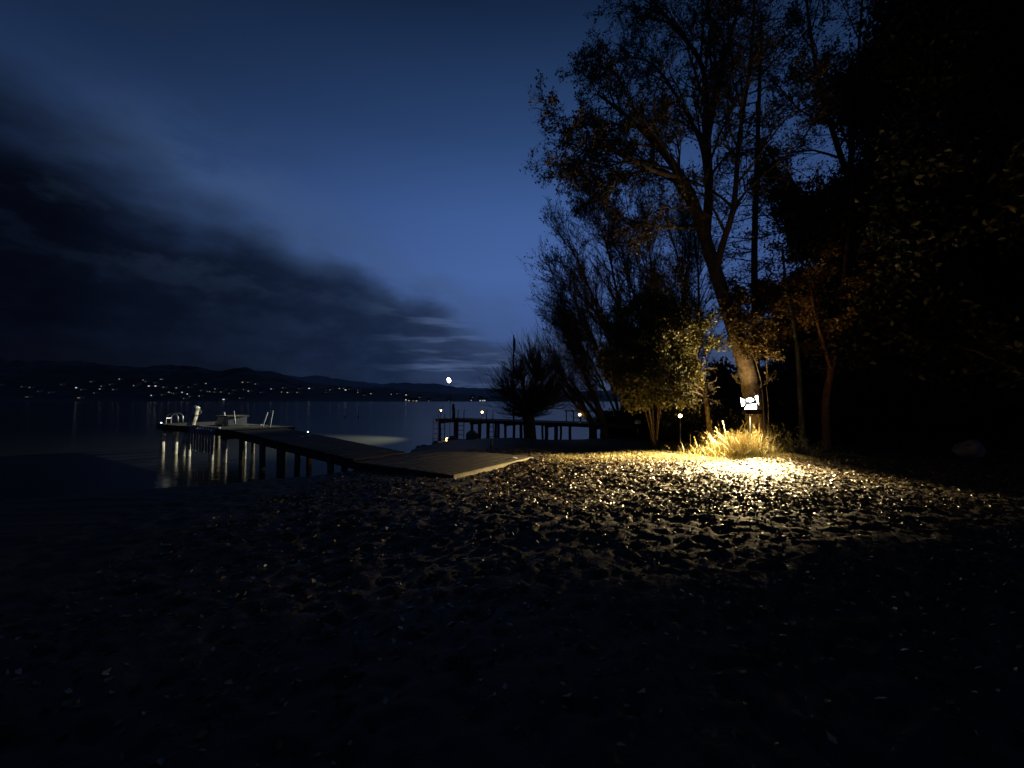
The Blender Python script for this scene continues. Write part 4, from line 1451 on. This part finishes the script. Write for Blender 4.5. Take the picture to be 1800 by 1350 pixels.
# -- low shrubs closing the view under the trees
T = Tree(41)
cfg = dict(ang=.7, jit=.2, up=.03, n=[0, 6, 5], lev=2, ratio=.5, rmin=.006, rmax=.02, leaf=26, lp=1.0, lsp=.13, leaf_lev=1)
for k in range(9):
    a = k * .7
    lb = T.limb([V((0, 0, -.1)), V((math.cos(a) * .4, math.sin(a) * .4, .7)), V((math.cos(a) * .9, math.sin(a) * .8, 1.5 + .4 * math.sin(k * 3)))], .03, .01)
    T.sprout(lb, 8, .8, 1, cfg, .05)
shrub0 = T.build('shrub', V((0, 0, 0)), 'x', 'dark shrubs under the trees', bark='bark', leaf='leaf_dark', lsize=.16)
shrub0['category'] = 'shrub'
ss = [(1085, 20.5, .7, 'dark low shrub right of the leaning willows'), (1125, 19.0, .75, 'dark shrub behind the pale rounded cover'), (1165, 17.0, .62, 'dark shrub left of the small pole lamp'),
      (1225, 17.4, .8, 'dark shrub right of the small pole lamp'), (1265, 15.6, .7, 'dark shrub behind the left of the lit grass'), (1300, 18.5, 1.1, 'dark shrub far behind the lit grass'),
      (1370, 17.0, 1.0, 'dark shrub behind the leaning trunk'), (1425, 17.8, 1.1, 'dark shrub between the slim and the reddish trunk'), (1490, 16.5, 1.1, 'dark shrub right of the reddish trunk'),
      (1545, 18.8, 1.25, 'dark shrub left of the red hut'), (1690, 17.5, 1.2, 'dark shrub right of the red hut'), (1760, 15.0, 1.2, 'dark shrub before the far right trees'),
      (1830, 13.0, 1.2, 'dark shrub at the right border of the view'), (1250, 21.5, 1.2, 'dark shrub farthest behind the small pole lamp'), (1185, 21.8, 1.0, 'dark shrub at the water behind the small pole lamp'),
      (1400, 22, 1.5, 'large dark shrub behind the slim trunk'), (1580, 24, 1.8, 'large dark shrub behind the red hut')]
for i, (px, Y_, sc, lab) in enumerate(ss):
    o = shrub0 if i == 0 else copy_tree(shrub0)
    o.location = gp(px, Y_, -.05); o.rotation_euler = (0, 0, i * 1.3); o.scale = (sc * 1.15, sc, sc * (.9 + .2 * (i % 3)))
    o['label'] = lab

# ------------------------------------------------------------------ grass clump, weeds and short grass


def blades(name, base, hgt, lean, wid, m, parent=None, rng=nrng, segs=4):
    n = len(base)
    base = np.asarray(base)
    a = rng.uniform(0, 2 * PI, n)
    d = np.stack([np.cos(a), np.sin(a)], 1) * (lean * rng.uniform(.2, 1.0, n))[:, None]
    hh = hgt * rng.uniform(.45, 1.1, n)
    b = rng.uniform(0, 2 * PI, n)
    sx = np.stack([np.cos(b), np.sin(b)], 1) * wid
    rows = []
    for k in range(segs + 1):
        t_ = k / segs
        cx = base[:, :2] + d * (t_ ** 2)[None] if False else base[:, :2] + d * t_ ** 2
        cz_ = base[:, 2] + hh * (t_ - .18 * t_ ** 3)
        ww = (1 - t_) ** .7 + .08
        for sg in (-1, 1):
            rows.append(np.concatenate([cx + sg * sx * ww, cz_[:, None]], 1))
    v = np.stack(rows, 1)
    st = (segs + 1) * 2
    f = []
    bb = np.arange(n) * st
    for k in range(segs):
        f.append(np.stack([bb + 2 * k, bb + 2 * k + 1, bb + 2 * k + 3, bb + 2 * k + 2], 1))
    return link(name, npmesh(name, v.reshape(-1, 3), np.concatenate(f), m), parent)


def patch(cx, cy, rx, ry, n, rng=nrng):
    a, q = rng.uniform(0, 2 * PI, n), np.sqrt(rng.uniform(0, 1, n))
    x, y = cx + rx * q * np.cos(a), cy + ry * q * np.sin(a)
    return x, y


gc = gp(1290, 12.75, 0)
clump = thing('grass_clump', gc, 'tall dry yellow grass clump glowing right below the floodlight', 'grass')
x, y = gc.x + .12 + nrng.normal(0, .46, 1500), gc.y + nrng.normal(0, .26, 1500)
z = ground_z(x, y)
o = blades('blades', np.stack([x - gc.x, y - gc.y, z - gc.z], 1), .92, .62, .0042, M['straw'], clump, segs=5)
x, y = gc.x + .1 + nrng.normal(0, .62, 1500), gc.y - .1 + nrng.normal(0, .28, 1500)
z = ground_z(x, y)
blades('short_blades', np.stack([x - gc.x, y - gc.y, z - gc.z], 1), .40, .45, .006, M['grass'], clump)
# seed heads on stalks
sh = MB()
for k in range(16):
    x_, y_ = gc.x + rnd.uniform(-.6, .9), gc.y + rnd.uniform(-.35, .3)
    z_ = float(ground_z(x_, y_))
    p0 = V((x_, y_, z_)) - gc
    ht = rnd.uniform(.65, 1.0)
    dx_ = rnd.uniform(-.16, .2)
    sh.tube([p0, p0 + V((dx_ * .3, 0, ht * .5)), p0 + V((dx_, .02, ht))], [.006, .005, .004], 4)
    sh.tube([p0 + V((dx_, .02, ht)), p0 + V((dx_ * 1.2, .02, ht + .07)), p0 + V((dx_ * 1.5, .03, ht + .15))], [.006, .017, .004], 5)
sh.build('seed_heads', M['straw'], clump)

wd = gp(1365, 12.6, 0)
weeds = thing('weed_clump', wd, 'dull leafy weeds with pale seed heads right of the yellow grass', 'weeds')
T = Tree(51)
cfg = dict(ang=.5, jit=.12, up=.05, n=[0, 4], lev=1, ratio=.5, rmin=.004, rmax=.006, leaf=16, lp=1, lsp=.04)
for k in range(60):
    x_, y_ = wd.x + rnd.gauss(-.1, .38), wd.y + rnd.gauss(-.1, .2)
    q = V((x_, y_, float(ground_z(x_, y_))))
    T.grow(q, V((rnd.gauss(0, .22), rnd.gauss(0, .2), 1)).normalized(), rnd.uniform(.45, 1.05), .006, 1, cfg)
mb = MB()
for pts, rad in T.twigs:
    mb.tube([p - wd for p in pts], rad, 3, cap=False)
mb.build('stems', M['weed'], weeds)
link('leaves', leaf_mesh('leaves', np.array(T.leaf) - np.array(wd), .05, M['weed'], .5), weeds)
w2 = gp(1405, 12.3, 0)
weeds2 = copy_tree(weeds)
weeds2.location = w2
weeds2.scale = (.8, .8, .55); weeds2.rotation_euler = (0, 0, 2)
weeds2['label'] = 'lower dim weeds at the right end of the lit grass'

# short grass along the back of the lit beach
NG = 60000
x = nrng.uniform(1.0, 10.5, NG)
yl = 13.0 - np.abs(x - 6.5) * .12
y = yl + nrng.normal(0, .62, NG) - .35
keep = (nrng.random(NG) < np.clip(1.3 - np.abs(x - 6.3) / 4.5, .1, 1)) & (vnoise(x * 1.7, y * 1.7, 66) > .3)
x, y = x[keep], y[keep]
o = blades('short_grass', np.stack([x, y, ground_z(x, y) - .01], 1), .09, .07, .004, M['grass'], None, segs=2)
tag(o, 'short yellow grass along the back edge of the lit beach', 'grass', kind='stuff')

# ------------------------------------------------------------------ leaf litter on the beach
n = 95000
x = nrng.uniform(-4.2, 14, n)
y = nrng.uniform(.8, 15, n)
n2_ = 60000
x = np.concatenate([x, nrng.uniform(-.5, 10.5, n2_)]); y = np.concatenate([y, nrng.uniform(6.0, 13.3, n2_)]); n += n2_
sdv = shore_dist(x, y)
keep = (sdv > .25) & (nrng.random(n) < (.35 + .65 * vnoise(x * 1.3, y * 1.3, 77)) * np.clip((y - 1.0) / 6.0, .06, 1)) & ~((x < .9) & (y > 8.8) & (y < 13) & ((x + 1.31) * .548 + (y - 9) * .837 > -.1) & ((x + 1.31) * -.837 + (y - 9) * .548 > -.2))
x, y = x[keep], y[keep]
z = ground_z(x, y) + .008
ax = np.stack([nrng.normal(size=len(x)), nrng.normal(size=len(x)), nrng.normal(0, .30, len(x))], 1)
o = link('leaf_litter', leaf_mesh('leaf_litter', np.stack([x, y, z], 1), .052, M['litter'], .6, .5, axis=unit(ax) * 5, spread=.2, flat=.55))
tag(o, 'brown fallen leaves scattered thickly over the trodden sand', 'leaves', kind='stuff')

# single pale leaves that catch the light nearer the viewer
LV = [(1571, 1056, 13), (1573, 1077, 16), (1640, 987, 11), (1543, 1019, 11), (1526, 1046, 7), (1624, 1087, 9), (1643, 1120, 9), (1473, 1080, 6), (1549, 1237, 18), (1610, 1201, 8),
      (1755, 1223, 12), (1787, 1185, 14), (1780, 1084, 8), (1695, 1078, 9), (1669, 1033, 8), (1690, 1023, 9), (1708, 970, 5), (1752, 1046, 9), (1767, 1033, 6), (1612, 1013, 6),
      (1720, 1182, 8), (1676, 1132, 8), (1713, 1226, 5), (1646, 946, 6), (1571, 970, 7), (1484, 1014, 6), (1755, 938, 5), (1776, 955, 6), (1798, 965, 6), (1471, 928, 8),
      (1412, 917, 8), (1339, 1073, 9), (1279, 1066, 7), (1215, 1052, 6), (1264, 1028, 6), (1202, 1018, 6), (1005, 1005, 5), (945, 957, 7), (902, 943, 7), (862, 948, 5),
      (1052, 962, 5), (1090, 1032, 5), (849, 990, 5), (1172, 1122, 6), (1745, 1105, 7), (1590, 1150, 6), (1650, 1060, 6), (1320, 985, 6), (1385, 1000, 6), (1440, 965, 6)]
lm_ = []
for k in range(4):
    mb = MB()
    cr = .06 + .07 * k
    pr = [(0, 0), (.12, .10), (.35, .22), (.6, .20), (.85, .09), (1, 0)]
    for sg in (1, -1):
        for (u0, w0), (u1, w1) in zip(pr[:-1], pr[1:]):
            mb.face([(u0 - .5, 0, cr * u0 * (1 - u0)), (u1 - .5, 0, cr * u1 * (1 - u1)), (u1 - .5, sg * w1, cr * u1 * (1 - u1) + w1 * .16), (u0 - .5, sg * w0, cr * u0 * (1 - u0) + w0 * .16)][::sg])
    lm_.append(mb.mesh('fallen_leaf', M['leaf_pale']))
for k, (px, py, wpx) in enumerate(LV):
    p = on_ground(px, py)
    o = link('fallen_leaf', lm_[k % 4])
    L_ = max(wpx * (p.y / F) * 1.15, .05)
    to = (Vector((Lp.x, Lp.y, Lp.z)) - p).normalized()
    back = (Vector((0, 0, H)) - p).normalized()
    nrm = ((to + back).normalized() + V((rnd.gauss(0, .03), rnd.gauss(0, .03), rnd.gauss(0, .02)))).normalized()
    q = nrm.to_track_quat('Z', 'X')
    o.rotation_mode = 'QUATERNION'
    o.rotation_quaternion = q @ Matrix.Rotation(rnd.uniform(0, 6.28), 3, 'Z').to_quaternion()
    o.scale = (L_, L_, L_)
    o.location = p + V((0, 0, .03))
    size_ = 'large' if wpx >= 11 else 'middling' if wpx >= 8 else 'small'
    where = 'bottom right corner of the beach' if px > 1500 and py > 1140 else 'right border of the beach' if px > 1700 else 'dark sand right of the lit pool' if px > 1500 else 'sand below the floodlight' if px > 1180 else 'sand toward the jetty'
    tag(o, '%s pale fallen leaf catching the light on the %s' % (size_, where), 'leaf', 'pale leaves on the dark sand')
